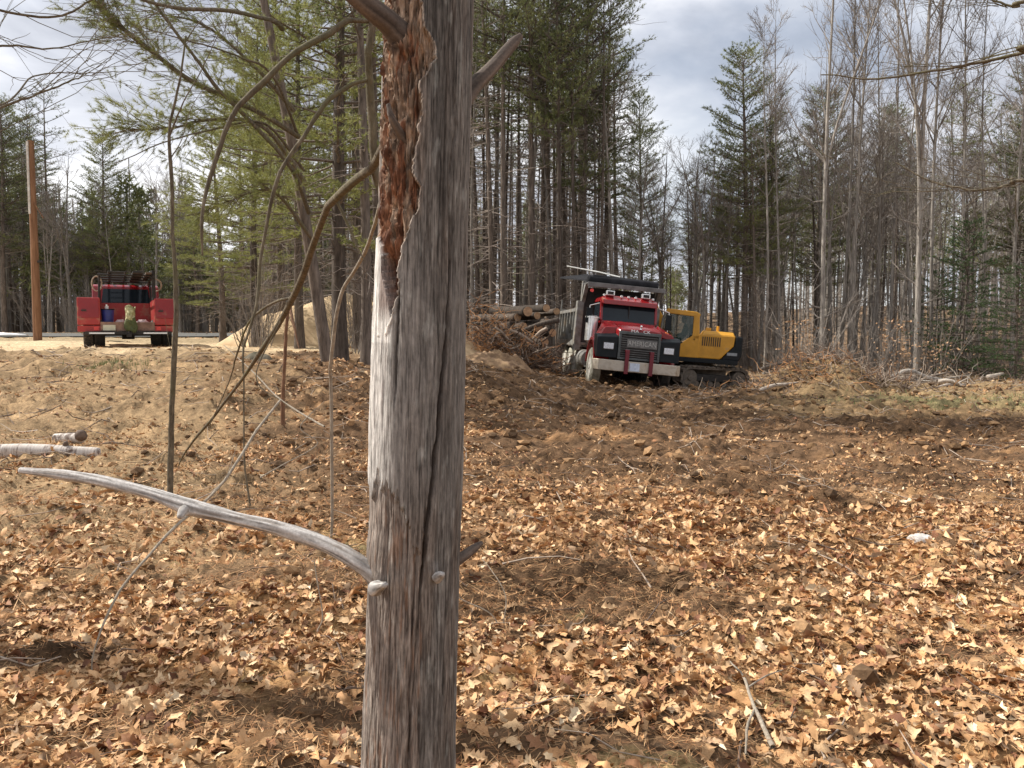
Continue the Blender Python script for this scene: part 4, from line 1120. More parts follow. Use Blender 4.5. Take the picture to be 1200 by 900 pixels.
# --- trees that can be pointed out one by one
NT = [
 (('B', 4), 1075, 28.0, 17.5, "thick dark forked bare tree at the woods' edge behind the fallen trunks", 0.4),
 (('B', 0), 1092, 28.6, 17.0, "straight pale bare tree close beside the thick dark forked one", 1.0),
 (('B', 2), 963, 29.5, 17.5, "bare tree with pale leaning stem rising behind the heap's left end", 2.0),
 (('B', 1), 984, 30.0, 18.0, "slim pale bare tree standing just behind the top of the soil heap", 0.3),
 (('B', 5), 999, 30.6, 17.5, "smooth light bare tree right of the heap's highest point", 4.1),
 (('B', 7), 896, 31.0, 13.0, "grey bare tree beyond the excavator's tail with sunlit left flank", 2.2),
 (('B', 3), 912, 32.5, 14.0, "thin dark bare tree just right of the excavator's rear", 5.0),
 (('B', 7), 1024, 31.5, 15.0, "thin bare tree over the left end of the fallen trunks", 3.0),
 (('B', 8), 1043, 32.0, 16.0, "plain straight bare tree left of the thick dark forked tree", 1.7),
 (('B', 1), 1118, 29.0, 16.0, "slender bare tree above the tangled white-ended fallen branches", 0.8),
 (('B', 3), 1152, 29.0, 15.0, "thin straight bare tree beside the small green hemlock", 0.1),
 (('B', 5), 1186, 28.4, 16.0, "bare tree nearest the picture's far side above the green grass patch", 2.9),
 (('B', 2), 752, 36.0, 9.8, "bare tree fanning out in the sky gap above the dump truck's body", 2.9),
 (('B', 4), 775, 38.5, 10.2, "many-stemmed bare tree directly above the dump truck's cab", 0.9),
 (('B', 6), 815, 36.5, 9.8, "bare tree rising behind the excavator cab roof", 5.9),
 (('P', 5), 872, 35.0, Htop(872, 35, 58), "full green pine with pointed top behind the excavator's engine cover", 0.5),
 (('P', 5), 751, 47.0, Htop(751, 47, 112), "small-crowned pine standing alone in the sky gap over the truck", 1.5),
 (('P', 5), 1045, 50.0, Htop(1045, 50, 128), "round-topped distant pine between the heap and the forked bare tree", 0.7),
 (('P', 5), 1205, 36.0, Htop(1205, 36, 60), "broad dense pine cut by the picture's far edge", 2.6),
 (('P', 5), 955, 43.0, Htop(955, 43, 112), "green pine half hidden behind the pale leaning stems", 3.3),
 (('P', 4), 684, 36.0, 21.0, "tallest pine with long layered boughs reaching over the sky gap", 0.2),
 (('P', 1), 655, 34.5, 20.0, "heavy dark pine behind the log pile just left of the truck", 4.0),
 (('P', 0), 700, 38.0, 12.5, "lower bushy pine behind the dump body's raised cover", 2.1),
 (('P', 3), 622, 35.0, 19.5, "dark tall pine directly above the sawn log ends", 1.1),
 (('P', 2), 590, 34.5, 19.0, "slim dark pine above the orange brush heap", 1.9),
 (('P', 4), 8, 44.0, Htop(8, 44, 118), "dark heavy pine at the near side of the utility pole", 0.4),
 (('P', 1), 32, 52.0, Htop(32, 52, 168), "pine whose crown shows just behind the utility pole's top", 1.4),
 (('P', 5), 127, 46.0, Htop(127, 46, 160), "bushy wide pine standing above the red pickup", 3.4),
 (('B', 4), 84, 44.0, 9.5, "grey bushy bare tree between the utility pole and red pickup", 0.9),
 (('B', 2), 185, 45.0, 8.5, "bare dark tree behind the red pickup's ladder rack", 2.4),
 (('N', 0), 398, 17.6, 12.5, "near pine with light green drooping boughs in front of the sand heap", 2.0),
 (('P', 3), 428, 16.5, 13.0, "stout dark pine trunk close by the dead tree at the sand's edge", 0.6),
 (('P', 2), 444, 18.0, 13.5, "dark pine half behind the dead tree beside the stout one", 2.6),
 (('N', 0), 300, 24.0, 9.3, "light green low-boughed pine over the sand heap's near slope", 3.0),
 (('N', 1), 352, 21.5, 11.0, "feathery light pine between the leaning pine and sand heap", 4.4),
 (('N', 0), 262, 30.0, 7.6, "small light green pine by the yard right of the pickup", 5.4),
 (('N', 1), 420, 22.5, 13.0, "tall light pine in the clump nearest the dead tree", 1.9),
 (('N', 1), 330, 27.0, 11.5, "yellow-green pine behind the sand heap's left slope", 5.0),
 (('N', 0), 285, 36.0, 9.5, "low light green pine by the far road right of the pickup", 1.0),
 (('N', 1), 232, 43.0, Htop(232, 43, 262), "short yellowish pine seen past the upright slim sapling", 0.2),
]
for kd, px, Y, Hh, lab, rz in NT:
    put(kd, px, Y, Hh, lab, rz=rz, wide=0.72 if 640 < px < 760 and kd[0] == 'P' else 0.8 if kd[0] == 'B' and px > 940 else None)
# leaning tree with pale upper trunk: (320,0) -> (385,415)
put(('H',), 1128, 27.5, 5.2, "young green hemlock between bare trunks above the grass patch", rz=0.3)
put(('H',), 1190, 26.0, 3.6, "small hemlock at the picture's far edge above the grass", rz=1.3, wide=0.8)
put(('H',), 1098, 33.0, 4.0, "little hemlock deep among trunks behind the forked tree", rz=2.3, wide=0.8)

# --- the wood: individual trees, described by stand
fr = np.random.default_rng(77)
taken = [(gx(px, Y), Y) for _, px, Y, *_ in NT]
def free(x, y, d):
    for a, b in taken:
        if (a - x) ** 2 + (b - y) ** 2 < d * d: return False
    # keep clear of vehicles, sand and logs
    if -14 < x < 9.4 and y < 27.5: return False
    if -0.5 < x < 7.5 and y < 34 and y < 31.5 + 0: return False
    taken.append((x, y)); return True
STANDS = []
def stand(n, pxr, Yr, kinds, Hr, label, group, dmin=0.7, hrow=None):
    c = 0; tries = 0
    while c < n and tries < n * 40:
        tries += 1
        px = fr.uniform(*pxr); Y = Yr[0] + (Yr[1] - Yr[0]) * fr.uniform() ** 1.2; x = gx(px, Y)
        if not free(x, Y, dmin): continue
        Hh = fr.uniform(*Hr)
        kd_ = kinds[fr.integers(0, len(kinds))]
        t_ = put(kd_, px, Y, Hh, label, group, rz=fr.uniform(0, 6.28), tilt=(R(fr.normal(0, 1.3)), R(fr.normal(0, 1.3))))
        STANDS.append((group, px, Y, kd_[0] != 'B', t_)); c += 1
ORD = "leftmost second third fourth fifth sixth seventh eighth ninth tenth eleventh twelfth thirteenth fourteenth fifteenth sixteenth seventeenth eighteenth nineteenth twentieth twenty-first twenty-second twenty-third twenty-fourth twenty-fifth twenty-sixth".split()
def order_labels(items, where, nrows=3):
    """items: (px, Y, kindword, object). label each by its row (depth) and its order from the left in it"""
    items = sorted(items, key=lambda q: q[1]); n = len(items)
    nrows = max(1, min(nrows, n // 4)); names = {1: [""], 2: ["front row ", "back row "], 3: ["front row ", "middle row ", "back row "]}[nrows]
    for r_ in range(nrows):
        row = items[r_ * n // nrows:(r_ + 1) * n // nrows]
        for kw in sorted({q[2] for q in row}):
            for i, q in enumerate(sorted([q for q in row if q[2] == kw], key=lambda q: q[0])):
                q[3]["label"] = (ORD[i] + (" " if i == 0 else " from the left ") if i < 26 else "rightmost ") + kw + (" in the " + names[r_] if names[r_] else " ") + where
                if len(q[3]["label"].split()) > 16: q[3]["label"] = q[3]["label"].replace(" in the ", ", ", 1).replace("just behind", "behind")
BK = [('B', i) for i in range(9)]; LK = [('L', i) for i in range(4)]; PK = [('P', i) for i in range(4)]
stand(74, (880, 1270), (31.5, 46), BK + BK + LK[:2], (9.5, 13), "slender bare or high-crowned tree crowded in the woods behind the soil heap", "trees crowded behind the soil heap")
stand(60, (880, 1290), (46, 62), LK[:2] + BK + BK, (10.5, 13), "distant thin tree deep in the woods behind the soil heap", "trees deep behind the soil heap")
stand(34, (800, 905), (33, 52), BK + LK, (7.5, 10.5), "thin dark tree in the woods behind the yellow excavator", "trees behind the excavator")
stand(15, (722, 815), (40, 60), [BK[1], BK[3], BK[5], BK[7], LK[1]], (7.5, 11), "thin low bare tree in the gap behind the dump truck", "thin trees in the sky gap")
stand(42, (540, 725), (34.5, 50), LK + [('B', 3), ('B', 5), ('B', 1), ('B', 7), ('P', 2)], (15.5, 19.5), "straight dark tree in the dense stand behind the log pile", "dark pines behind the log pile", 0.6)
stand(20, (540, 720), (50, 64), LK + BK[:2], (14, 18), "far dark trunk deep in the pine stand behind the logs", "far pines behind the log pile")
stand(20, (395, 560), (37, 48), LK + [('P', 3), ('B', 3)], (14, 18), "dark pine in the stand behind the dead tree and sand heap", "pines behind the sand heap")
stand(16, (310, 400), (38, 50), LK + [('B', 1), ('P', 3), ('P', 1)], (10, 15), "pine or bare tree beyond the sand heap's left slope", "trees beyond the sand heap")
stand(46, (-90, 235), (43.5, 60), BK + BK + LK, (6.0, 9.5), "grey tree in the woods across the far road behind the pickup", "trees across the far road")
stand(18, (-90, 70), (43.5, 60), LK + [('P', 1), ('P', 3)], (12, 15.5), "dark pine in the woods across the far road near the utility pole", "dark pines across the far road")
stand(16, (200, 330), (50, 70), BK + LK, (7, 10), "low grey tree far across the road beyond the pale pole", "low trees far across the road")

for grp_ in sorted({q[0] for q in STANDS}):
    where = grp_.split(" ", 1)[1]
    where = {"crowded behind the soil heap": "just behind the soil heap", "deep behind the soil heap": "deep behind the soil heap", "behind the excavator": "behind the excavator", "in the sky gap": "in the sky gap",
             "beyond the sand heap's left slope": "beyond the sand heap", "pines behind the log pile": "behind the log pile", "pines across the far road": "across the far road"}.get(where, where)
    adj = {"trees crowded": "slender ", "trees deep": "distant ", "trees behind": "thin dark ", "thin trees": "low thin ", "dark pines": "tall dark ", "far pines": "far dark ", "pines behind": "dark ", "trees beyond": "grey ", "trees across": "grey ", "low trees": "low grey "}[" ".join(grp_.split()[:2])]
    order_labels([(px, Y, adj + ("pine" if pn else "bare tree"), t_) for g_, px, Y, pn, t_ in STANDS if g_ == grp_], where)
# --- far wood: reads as one mass
def far_wood(name, label, n, xr, yr, Hr, seed, f0=0.15):
    rg = np.random.default_rng(seed); tb = Tubes(); TP = []; 
    for i in range(n):
        y = rg.uniform(*yr); x = rg.uniform(*xr); h = rg.uniform(*Hr)
        px = 600 + x / y * FPX
        if 705 < px < 800: h *= 0.5
        if 225 < px < 300: h *= 0.55
        z0 = float(gh(x, y)); r = rg.uniform(0.07, 0.16)
        l = rg.normal(0, 0.25, 2)
        tb.add(np.array([[x, y, z0 - 0.3], [x + l[0] * .5, y + l[1] * .5, z0 + h * 0.5], [x + l[0], y + l[1], z0 + h]]), [r, r * 0.3], 4)
        for j in range(int(rg.uniform(12, 26))):
            f = rg.uniform(f0, 1.0); a = rg.uniform(0, 6.28); bl_ = rg.uniform(0.6, 2.0) * (1.25 - f) + 0.3
            p = np.array([x + l[0] * f, y + l[1] * f, z0 + h * f]); d = np.array([math.cos(a), math.sin(a), rg.uniform(0.1, 1.2)])
            e_ = p + d * bl_
            tb.add(np.array([p, e_]), [0.020, 0.008], 3)
            q = (p + e_) / 2; d2 = d + rg.normal(0, .7, 3); tb.add(np.array([q, q + d2 * bl_ * 0.5]), [0.011, 0.006], 3)
        if rg.uniform() < 0.33:
            m = 170; f = rg.uniform(0.45, 1, m); rr = (1.25 - f) * 2.3 * np.sqrt(rg.uniform(0, 1, m)); a = rg.uniform(0, 6.28, m)
            TP.append(np.stack([x + rr * np.cos(a), y + rr * np.sin(a), z0 + h * f + rg.normal(0, .1, m)], 1))
    TP = np.concatenate(TP)
    V, T = tufts(TP, np.repeat(C([[0, 0, .3]]), len(TP), 0), rg, 5, 0.42, 0.045, 1.0)
    tag(link(name, tb.mesh(name, [m_barkgrey, m_pine], (V, T, 1), smooth=False)), label, "woods", kind="stuff")
far_wood("far_woods", "dense far wood of thin grey trunks and scattered pines closing the view", 660, (-75, 95), (60, 105), (9, 14), 901, 0.05)
far_wood("far_woods", "brushy grey wood filling the distance across the far road", 370, (-52, -8), (46, 68), (4.5, 9), 902, 0.04)

# undergrowth: leafless brush and small beeches holding tan leaves
rg = np.random.default_rng(600)
def grow_shrub(rg, h, n):
    tb = Tubes()
    for i in range(n):
        a = rg.uniform(0, 6.28); r = rg.uniform(0, 0.35)
        p = np.array([math.cos(a) * r, math.sin(a) * r, -0.05]); d = np.array([math.cos(a) * rg.uniform(.1, .6), math.sin(a) * rg.uniform(.1, .6), 1.0])
        hh = h * rg.uniform(0.5, 1)
        k = np.linspace(0, 1, 5)[:, None]; B = p + d * hh * k + rg.normal(0, .05, (5, 3)) * k
        tb.add(B, [0.010, 0.003], 4)
        for j in range(6):
            q = B[rg.integers(1, 5)]; d2 = d + rg.normal(0, .6, 3); l = hh * rg.uniform(.15, .4)
            tb.add(np.array([q, q + d2 * l * .5, q + d2 * l]), [0.005, 0.002], 3)
    return tb
SHR = [grow_shrub(rg, h, n).mesh("branches", [m_twigs], smooth=False) for h, n in ((1.8, 16), (2.6, 14), (1.2, 22))]
def tanleaves(rg, h, w, n):
    p = np.stack([rg.normal(0, w, n), rg.normal(0, w, n), rg.uniform(0.2, 1, n) * h], 1)
    M = rotmats(rg.uniform(0, 6.28, n), rg.normal(0, .9, n), rg.normal(0, .9, n))
    V_, T_ = TPF[0]
    P = np.einsum('nij,vj->nvi', M, V_) * 0.10 + p[:, None]
    return mesh_from("leaves", P.reshape(-1, 3), None, (T_[None] + (np.arange(n) * len(V_))[:, None, None]).reshape(-1, 3), [m_beech], smooth=False)
m_beech = simple("beech_leaf", (0.50, 0.31, 0.17), (0.32, 0.18, 0.09), 2, 0.7)
BEECH = [tanleaves(rg, 2.0, 0.36, 170), tanleaves(rg, 1.4, 0.45, 130)]
for px, Y, k, lab in [(938, 27.0, 0, "young beech with pinkish tan leaves behind the soil heap's top"), (1046, 26.6, 0, "young beech with pale tan leaves above the fallen trunks"), (1098, 26.8, 1, "low beech with orange-tan leaves beside the forked tree's foot"), (1112, 32, 0, "tan-leaved beech deeper in past the forked tree")]:
    x = gx(px, Y); t = empty("beech_shrub", (x, Y, float(gh(x, Y))), fr.uniform(0, 6), label=lab, cat="shrub")
    link("branches", SHR[k], t); link("leaves", BEECH[k], t)
BR = {}
for i in range(58):
    if i < 34: px, Y = fr.uniform(830, 1260), fr.uniform(26.5, 36); lab, gp = "leafless brushy shrub at the woods' edge behind the soil heap", "brush behind the soil heap"
    elif i < 46: px, Y = fr.uniform(262, 470), fr.uniform(19, 31); lab, gp = "thin leafless shrub growing around the sand heap", "brush around the sand heap"
    else: px, Y = fr.uniform(-40, 240), fr.uniform(42.5, 46); lab, gp = "leafless roadside shrub across the far road", "brush across the far road"
    x = gx(px, Y)
    if -3 < x < 9.0 and Y < 32: continue
    t = empty("bare_shrub", (x, Y, float(gh(x, Y))), fr.uniform(0, 6), label=lab, cat="shrub", group=gp)
    s = fr.uniform(0.7, 1.2); t.scale = (s, s, s); link("branches", SHR[fr.integers(0, 3)], t)
    BR.setdefault(gp, []).append((px, Y, "leafless shrub", t))

for gp, it in BR.items(): order_labels(it, gp[6:], 2)
# --- two trees just outside the view whose boughs hang into it
def overhang(name, label, base, Hh, r0, boughs, needle_boughs=(), lean=(0, 0)):
    t = empty(name, base, label=label, cat="tree")
    tb = Tubes(); n = 12; k = np.linspace(0, 1, n)
    P = np.stack([lean[0] * k + 0.1 * np.sin(k * 4), lean[1] * k + 0.1 * np.cos(k * 3) - 0.1, Hh * k - 0.2], 1); tb.add(P, r0 * (1 - 0.8 * k), 12)
    link("trunk", tb.mesh("trunk", [m_barkpine]), t)
    b0 = C(base)
    for bi, (ctrl, rr) in enumerate(boughs):
        rg = np.random.default_rng(700 + bi + int(abs(base[0]) * 10)); tb = Tubes(); 
        Q = curve_pts(ctrl, 40) - b0; Q = Q + np.cumsum(rg.normal(0, 0.0035, Q.shape), 0)
        rad = np.interp(np.linspace(0, 1, 40), np.linspace(0, 1, len(rr)), rr); tb.add(Q, rad, 7)
        d0 = Q[-1] - Q[0]; Lb = np.linalg.norm(d0)
        for s in range(8):
            i = rg.integers(8, 39); d = (Q[min(i + 2, 39)] - Q[i - 2]); d /= np.linalg.norm(d)
            d = d + rg.normal(0, 0.24, 3); d[2] -= 0.12; d /= np.linalg.norm(d); l = Lb * rg.uniform(0.12, 0.38)
            kk = np.linspace(0, 1, 9)[:, None]
            B = Q[i] + d * l * kk + np.cumsum(rg.normal(0, 0.02 * l, (9, 3)), 0) + C([0, 0, 0.22 * l]) * kk ** 2
            tb.add(B, [min(0.006, max(0.003, rad[i] * 0.35)), 0.0014], 5)
            for u_ in range(3):
                q = B[rg.integers(2, 9)]; d2 = d + rg.normal(0, .33, 3); l2 = l * rg.uniform(.15, .4); kk2 = np.linspace(0, 1, 5)[:, None]
                tb.add(q + d2 * l2 * kk2 + np.cumsum(rg.normal(0, 0.02 * l2, (5, 3)), 0), [0.0024, 0.001], 4)
        link("bough", tb.mesh("bough", [m_sap]), t)
    for bi, (ctrl, rr, nn) in enumerate(needle_boughs):
        rg = np.random.default_rng(800 + bi); tb = Tubes(); Q = curve_pts(ctrl, 40) - b0
        rad = np.interp(np.linspace(0, 1, 40), np.linspace(0, 1, len(rr)), rr); tb.add(Q, rad, 8)
        TP, TD = [], []
        for s in range(nn):
            i = rg.integers(6, 40); i = min(i, 39); d = Q[min(i + 2, 39)] - Q[max(i - 2, 0)]; d /= np.linalg.norm(d) + 1e-9
            d = d + rg.normal(0, 0.5, 3); d /= np.linalg.norm(d); l = rg.uniform(0.3, 1.0); kk = np.linspace(0, 1, 7)[:, None]
            B = Q[i] + d * l * kk + np.cumsum(rg.normal(0, 0.015, (7, 3)), 0); tb.add(B, [0.006, 0.002], 4)
            for u_ in range(4):
                q = B[rg.integers(2, 7)]; d2 = d + rg.normal(0, .5, 3); d2 /= np.linalg.norm(d2); l2 = rg.uniform(.12, .3); tb.add(np.array([q, q + d2 * l2 * .5, q + d2 * l2]), [0.0025, 0.0015], 3)
                m = 4; tt = np.linspace(.5, 1, m)[:, None]; TP.append(q + d2 * l2 * tt); TD.append(np.repeat(d2[None], m, 0))
        V, T = tufts(np.concatenate(TP), np.concatenate(TD), rg, 15, 0.095, 0.0022, 0.55)
        link("needled_bough", tb.mesh("needled_bough", [m_sap, m_pinelight], (V, T, 1), smooth=False), t)

lb = (-6.3, 5.15, 0.2)
overhang("overhanging_tree", "tree at the near side whose bare and needled boughs hang across the sky", lb, 9.0, 0.26, [
    ([C(lb) + C([0, 0, 5.3]), at(-150, -60, 5.6), at(-40, 0, 5.8), at(60, 22, 6.0), at(105, 0, 6.1), at(150, -20, 6.2)], [0.02, 0.010, 0.008, 0.005]),
    ([C(lb) + C([0, 0, 3.9]), at(-90, 160, 5.2), at(0, 122, 5.5), at(50, 103, 5.6), at(82, 88, 5.7), at(97, 78, 5.7)], [0.02, 0.009, 0.006, 0.003]),
    ([C(lb) + C([0, 0, 4.6]), at(-100, 70, 6.0), at(0, 55, 6.6), at(60, 60, 6.9), at(110, 50, 7.1), at(150, 44, 7.2)], [0.02, 0.010, 0.006, 0.003]),
    ([C(lb) + C([0, 0, 4.4]), at(-60, 110, 6.4), at(40, 86, 7.2), at(100, 84, 7.6), at(165, 82, 8)], [0.02, 0.008, 0.005, 0.003])])
rbt = (-2.6, 14.6, float(gh(-2.6, 14.6)))
rb = at(385, 300, 14.6)
overhang("leaning_pine", "near pine with long bare limb and lit needle sprays across the sky", (gx(386, 16.0), 16.0, float(gh(gx(386, 16.0), 16.0))), 12.0, 0.13, [
    ([at(362, 250, 15.3), at(340, 195, 14.4), at(290, 140, 14), at(255, 105, 13.7), at(230, 70, 13.5), at(180, 5, 13.2), at(160, -30, 13)], [0.045, 0.035, 0.025, 0.02]),
    ([at(331, 34, 15.3), at(318, 26, 14.5), at(270, 16, 13), at(200, 12, 12.4), at(140, -5, 12)], [0.05, 0.035, 0.03, 0.02]),
    ([at(350, 160, 15.2), at(320, 90, 14), at(280, 66, 13.6), at(215, 45, 13), at(165, 30, 12.6)], [0.03, 0.02, 0.012, 0.006]),
    ([at(356, 200, 15.3), at(310, 145, 14.2), at(250, 150, 13.8), at(190, 165, 13.4), at(130, 190, 13)], [0.03, 0.02, 0.012, 0.006])],
   [([at(350, 160, 15.2), at(300, 130, 14.2), at(225, 95, 13.8), at(180, 62, 13.5), at(140, 30, 13.3), at(104, -5, 13.2)], [0.05, 0.04, 0.038, 0.036, 0.034], 110),
    ([at(358, 215, 15.3), at(310, 150, 14.2), at(250, 140, 14), at(200, 150, 13.8), at(150, 152, 13.6)], [0.05, 0.03, 0.015, 0.006], 80),
    ([at(345, 130, 15.1), at(300, 80, 14.5), at(240, 30, 14.2), at(180, 15, 14)], [0.05, 0.03, 0.02, 0.01], 60),
    ([at(366, 280, 15.4), at(320, 225, 14.4), at(270, 235, 14.2), at(235, 250, 14)], [0.04, 0.02, 0.012, 0.006], 70)], (-1.75, -1.2))
rt = (7.6, 7.0, float(gh(7.6, 7.0)))
overhang("overhanging_tree", "tree beyond the far side whose thin bare boughs reach in over the clearing", rt, 9.0, 0.15, [
    ([C(rt) + C([0, 0, 4.2]), at(1230, 50, 7.6), at(1200, 60, 7.8), at(1150, 70, 8.0), at(1090, 80, 8.2), at(1020, 90, 8.4), at(960, 84, 8.6)], [0.04, 0.020, 0.016, 0.014, 0.010, 0.006]),
    ([C(rt) + C([0, 0, 3.0]), at(1230, 205, 7.6), at(1190, 212, 7.7), at(1150, 221, 7.8), at(1100, 212, 8.0), at(1055, 190, 8.2)], [0.03, 0.016, 0.011, 0.010, 0.006]),
    ([C(rt) + C([0, 0, 4.8]), at(1230, -5, 7.6), at(1195, 6, 7.7), at(1160, 0, 7.8), at(1120, -12, 7.9)], [0.03, 0.016, 0.010, 0.006])])
# ------------------------------------------------------------------ solid-shape builder for machines
class G:
    def __init__(self): self.v = []; self.f = []; self.m = []
    def _add(self, vs, fs, mat):
        o = len(self.v); self.v += [tuple(map(float, p)) for p in vs]; self.f += [tuple(o + i for i in f) for f in fs]; self.m += [mat] * len(fs); return self
    def box(self, x0, x1, y0, y1, z0, z1, mat=0):
        return self._add([(x0, y0, z0), (x1, y0, z0), (x1, y1, z0), (x0, y1, z0), (x0, y0, z1), (x1, y0, z1), (x1, y1, z1), (x0, y1, z1)],
                         [(3, 2, 1, 0), (4, 5, 6, 7), (0, 1, 5, 4), (1, 2, 6, 5), (2, 3, 7, 6), (3, 0, 4, 7)], mat)
    def loft(self, rings, mat=0, cap=True):
        """rings: equal-length closed outlines"""
        n = len(rings[0]); vs = [p for r in rings for p in r]; fs = []
        for i in range(len(rings) - 1):
            for j in range(n):
                k = (j + 1) % n; fs.append((i * n + j, i * n + k, (i + 1) * n + k, (i + 1) * n + j))
        if cap: fs.append(tuple(range(n))[::-1]); fs.append(tuple((len(rings) - 1) * n + j for j in range(n)))
        return self._add(vs, fs, mat)
    def prism(self, poly, a, b, axis='x', mat=0):
        f = {'x': lambda p, t: (t, p[0], p[1]), 'y': lambda p, t: (p[0], t, p[1]), 'z': lambda p, t: (p[0], p[1], t)}[axis]
        return self.loft([[f(p, a) for p in poly], [f(p, b) for p in poly]], mat)
    def cyl(self, p0, p1, r0, r1=None, s=24, mat=0, cap=True):
        r1 = r0 if r1 is None else r1
        p0, p1 = Vector(p0), Vector(p1); d = (p1 - p0).normalized(); a = d.orthogonal().normalized(); b = d.cross(a)
        ring = lambda p, r: [p + r * (a * math.cos(2 * math.pi * i / s) + b * math.sin(2 * math.pi * i / s)) for i in range(s)]
        return self.loft([ring(p0, r0), ring(p1, r1)], mat, cap)
    def bar(self, pts, r, s=8, mat=0):
        for a, b in zip(pts[:-1], pts[1:]): self.cyl(a, b, r, r, s, mat)
        return self
    def obj(self, name, mats, parent=None, bevel=0.0, smooth=False, label=None, off=(0, 0, 0)):
        import bmesh
        me = bpy.data.meshes.new(name)
        me.from_pydata([(x - off[0], y - off[1], z - off[2]) for x, y, z in self.v], [], self.f)
        for m in (mats if isinstance(mats, (list, tuple)) else [mats]): me.materials.append(m)
        me.polygons.foreach_set("material_index", self.m)
        bm = bmesh.new(); bm.from_mesh(me); bmesh.ops.recalc_face_normals(bm, faces=bm.faces); bm.to_mesh(me); bm.free()
        o = link(name, me, parent)
        if bevel:
            bv = o.modifiers.new("bevel", 'BEVEL'); bv.width = bevel; bv.segments = 2; bv.limit_method = 'ANGLE'; bv.angle_limit = R(40)
        if smooth:
            me.polygons.foreach_set("use_smooth", [True] * len(me.polygons))
            me.set_sharp_from_angle(angle=R(35))
        if label: o["label"] = label
        return o

DIRT = (0.30, 0.21, 0.13)
def paint(name, c, rough=0.35, dirt=0.56, c2=None, dcol=DIRT):
    return simple(name, c, c2 or tuple(x * 0.8 for x in c), 3, rough, dirt=(dcol, dirt), bs=0.05)
m_red = paint("red_paint", (0.25, 0.009, 0.012), 0.22, 0.60)
m_redd = paint("dusty_red_paint", (0.40, 0.030, 0.026), 0.4, 0.52)
m_maroon = paint("maroon_bar", (0.16, 0.012, 0.022), 0.5, 0.6)
m_black = simple("black_plastic", (0.018, 0.019, 0.022), (0.010, 0.015, 0.017), 8, 0.4, dirt=((0.09, 0.075, 0.06), 0.68), spec=0.15)
m_dark = simple("dark_frame", (0.035, 0.030, 0.027), (0.018, 0.016, 0.015), 8, 0.8)
m_steel = simple("dirty_steel", (0.25, 0.245, 0.23), (0.13, 0.12, 0.10), 5, 0.55, metal=0.15, dirt=((0.34, 0.27, 0.19), 0.52), bs=0.1)
m_guard = simple("worn_dark_steel", (0.16, 0.155, 0.15), (0.08, 0.078, 0.075), 5, 0.5)
m_logbark = bark("shaded_log_bark", (0.03, 0.023, 0.018), (0.13, 0.10, 0.078), None, 0.3, 9, 0.3)  # darker bark copy that puts the log pile's shade into the colour
m_chrome = simple("chrome", (0.82, 0.82, 0.81), (0.66, 0.66, 0.64), 4, 0.25, metal=0.7)
m_bumper = simple("dull_bumper", (0.60, 0.55, 0.47), (0.36, 0.30, 0.23), 3, 0.45, metal=0.35, dirt=((0.33, 0.24, 0.15), 0.5))
m_glass = simple("dark_glass", (0.014, 0.022, 0.028), (0.010, 0.015, 0.02), 2, 0.08, spec=0.3)
m_tyre = simple("tyre_rubber", (0.035, 0.033, 0.030), (0.02, 0.019, 0.018), 10, 0.85, dirt=((0.25, 0.20, 0.15), 0.55))
m_mudtyre = simple("muddy_tyre", (0.42, 0.40, 0.33), (0.24, 0.225, 0.17), 7, 0.9, bs=0.3)
m_hub = simple("dusty_hub", (0.62, 0.60, 0.55), (0.42, 0.39, 0.34), 8, 0.6)
m_amber = simple("amber_lens", (0.9, 0.28, 0.03), (0.8, 0.2, 0.02), 8, 0.2)
m_white = simple("white_lettering", (0.80, 0.80, 0.78), (0.70, 0.70, 0.68), 8, 0.5)
m_lamp = simple("headlight_glass", (0.72, 0.74, 0.78), (0.5, 0.52, 0.56), 30, 0.15)
m_redlens = simple("red_lens", (0.75, 0.06, 0.04), (0.6, 0.04, 0.03), 8, 0.2)
m_yellow = paint("yellow_paint", (0.62, 0.30, 0.02), 0.4, 0.6)
m_tarp = simple("black_tarp", (0.03, 0.03, 0.034), (0.018, 0.018, 0.02), 4, 0.9, bs=0.4, spec=0.1)
m_track = simple("track_steel", (0.14, 0.115, 0.09), (0.06, 0.05, 0.04), 9, 0.75, dirt=((0.2, 0.14, 0.09), 0.58), bs=0.2)
m_blue = simple("blue_plastic", (0.02, 0.033, 0.20), (0.014, 0.022, 0.13), 5, 0.4)
m_tan = simple("dusty_wood_deck", (0.30, 0.18, 0.13), (0.16, 0.09, 0.065), 7, 0.8)
m_plate = simple("number_plate", (0.62, 0.60, 0.46), (0.5, 0.48, 0.36), 12, 0.5)
m_skin = simple("skin", (0.52, 0.31, 0.23), (0.46, 0.26, 0.19), 12, 0.6)
m_green = simple("green_jacket", (0.03, 0.075, 0.05), (0.018, 0.045, 0.03), 9, 0.9, bs=0.3)

def text_part(name, s, size, loc, rot, parent, mat, ext=0.004, sx=1.0):
    cu = bpy.data.curves.new(name, 'FONT'); cu.body = s; cu.size = size; cu.extrude = ext; cu.align_x = 'CENTER'; cu.align_y = 'CENTER'; cu.offset = 0.0; cu.space_character = 1.05
    tmp = bpy.data.objects.new("tmp", cu); COL.objects.link(tmp)
    dg = bpy.context.evaluated_depsgraph_get(); me = bpy.data.meshes.new_from_object(tmp.evaluated_get(dg))
    bpy.data.objects.remove(tmp); me.materials.clear(); me.materials.append(mat)
    o = link(name, me, parent); o.location = loc; o.rotation_euler = rot; o.scale = (sx, 1, 1)
    return o

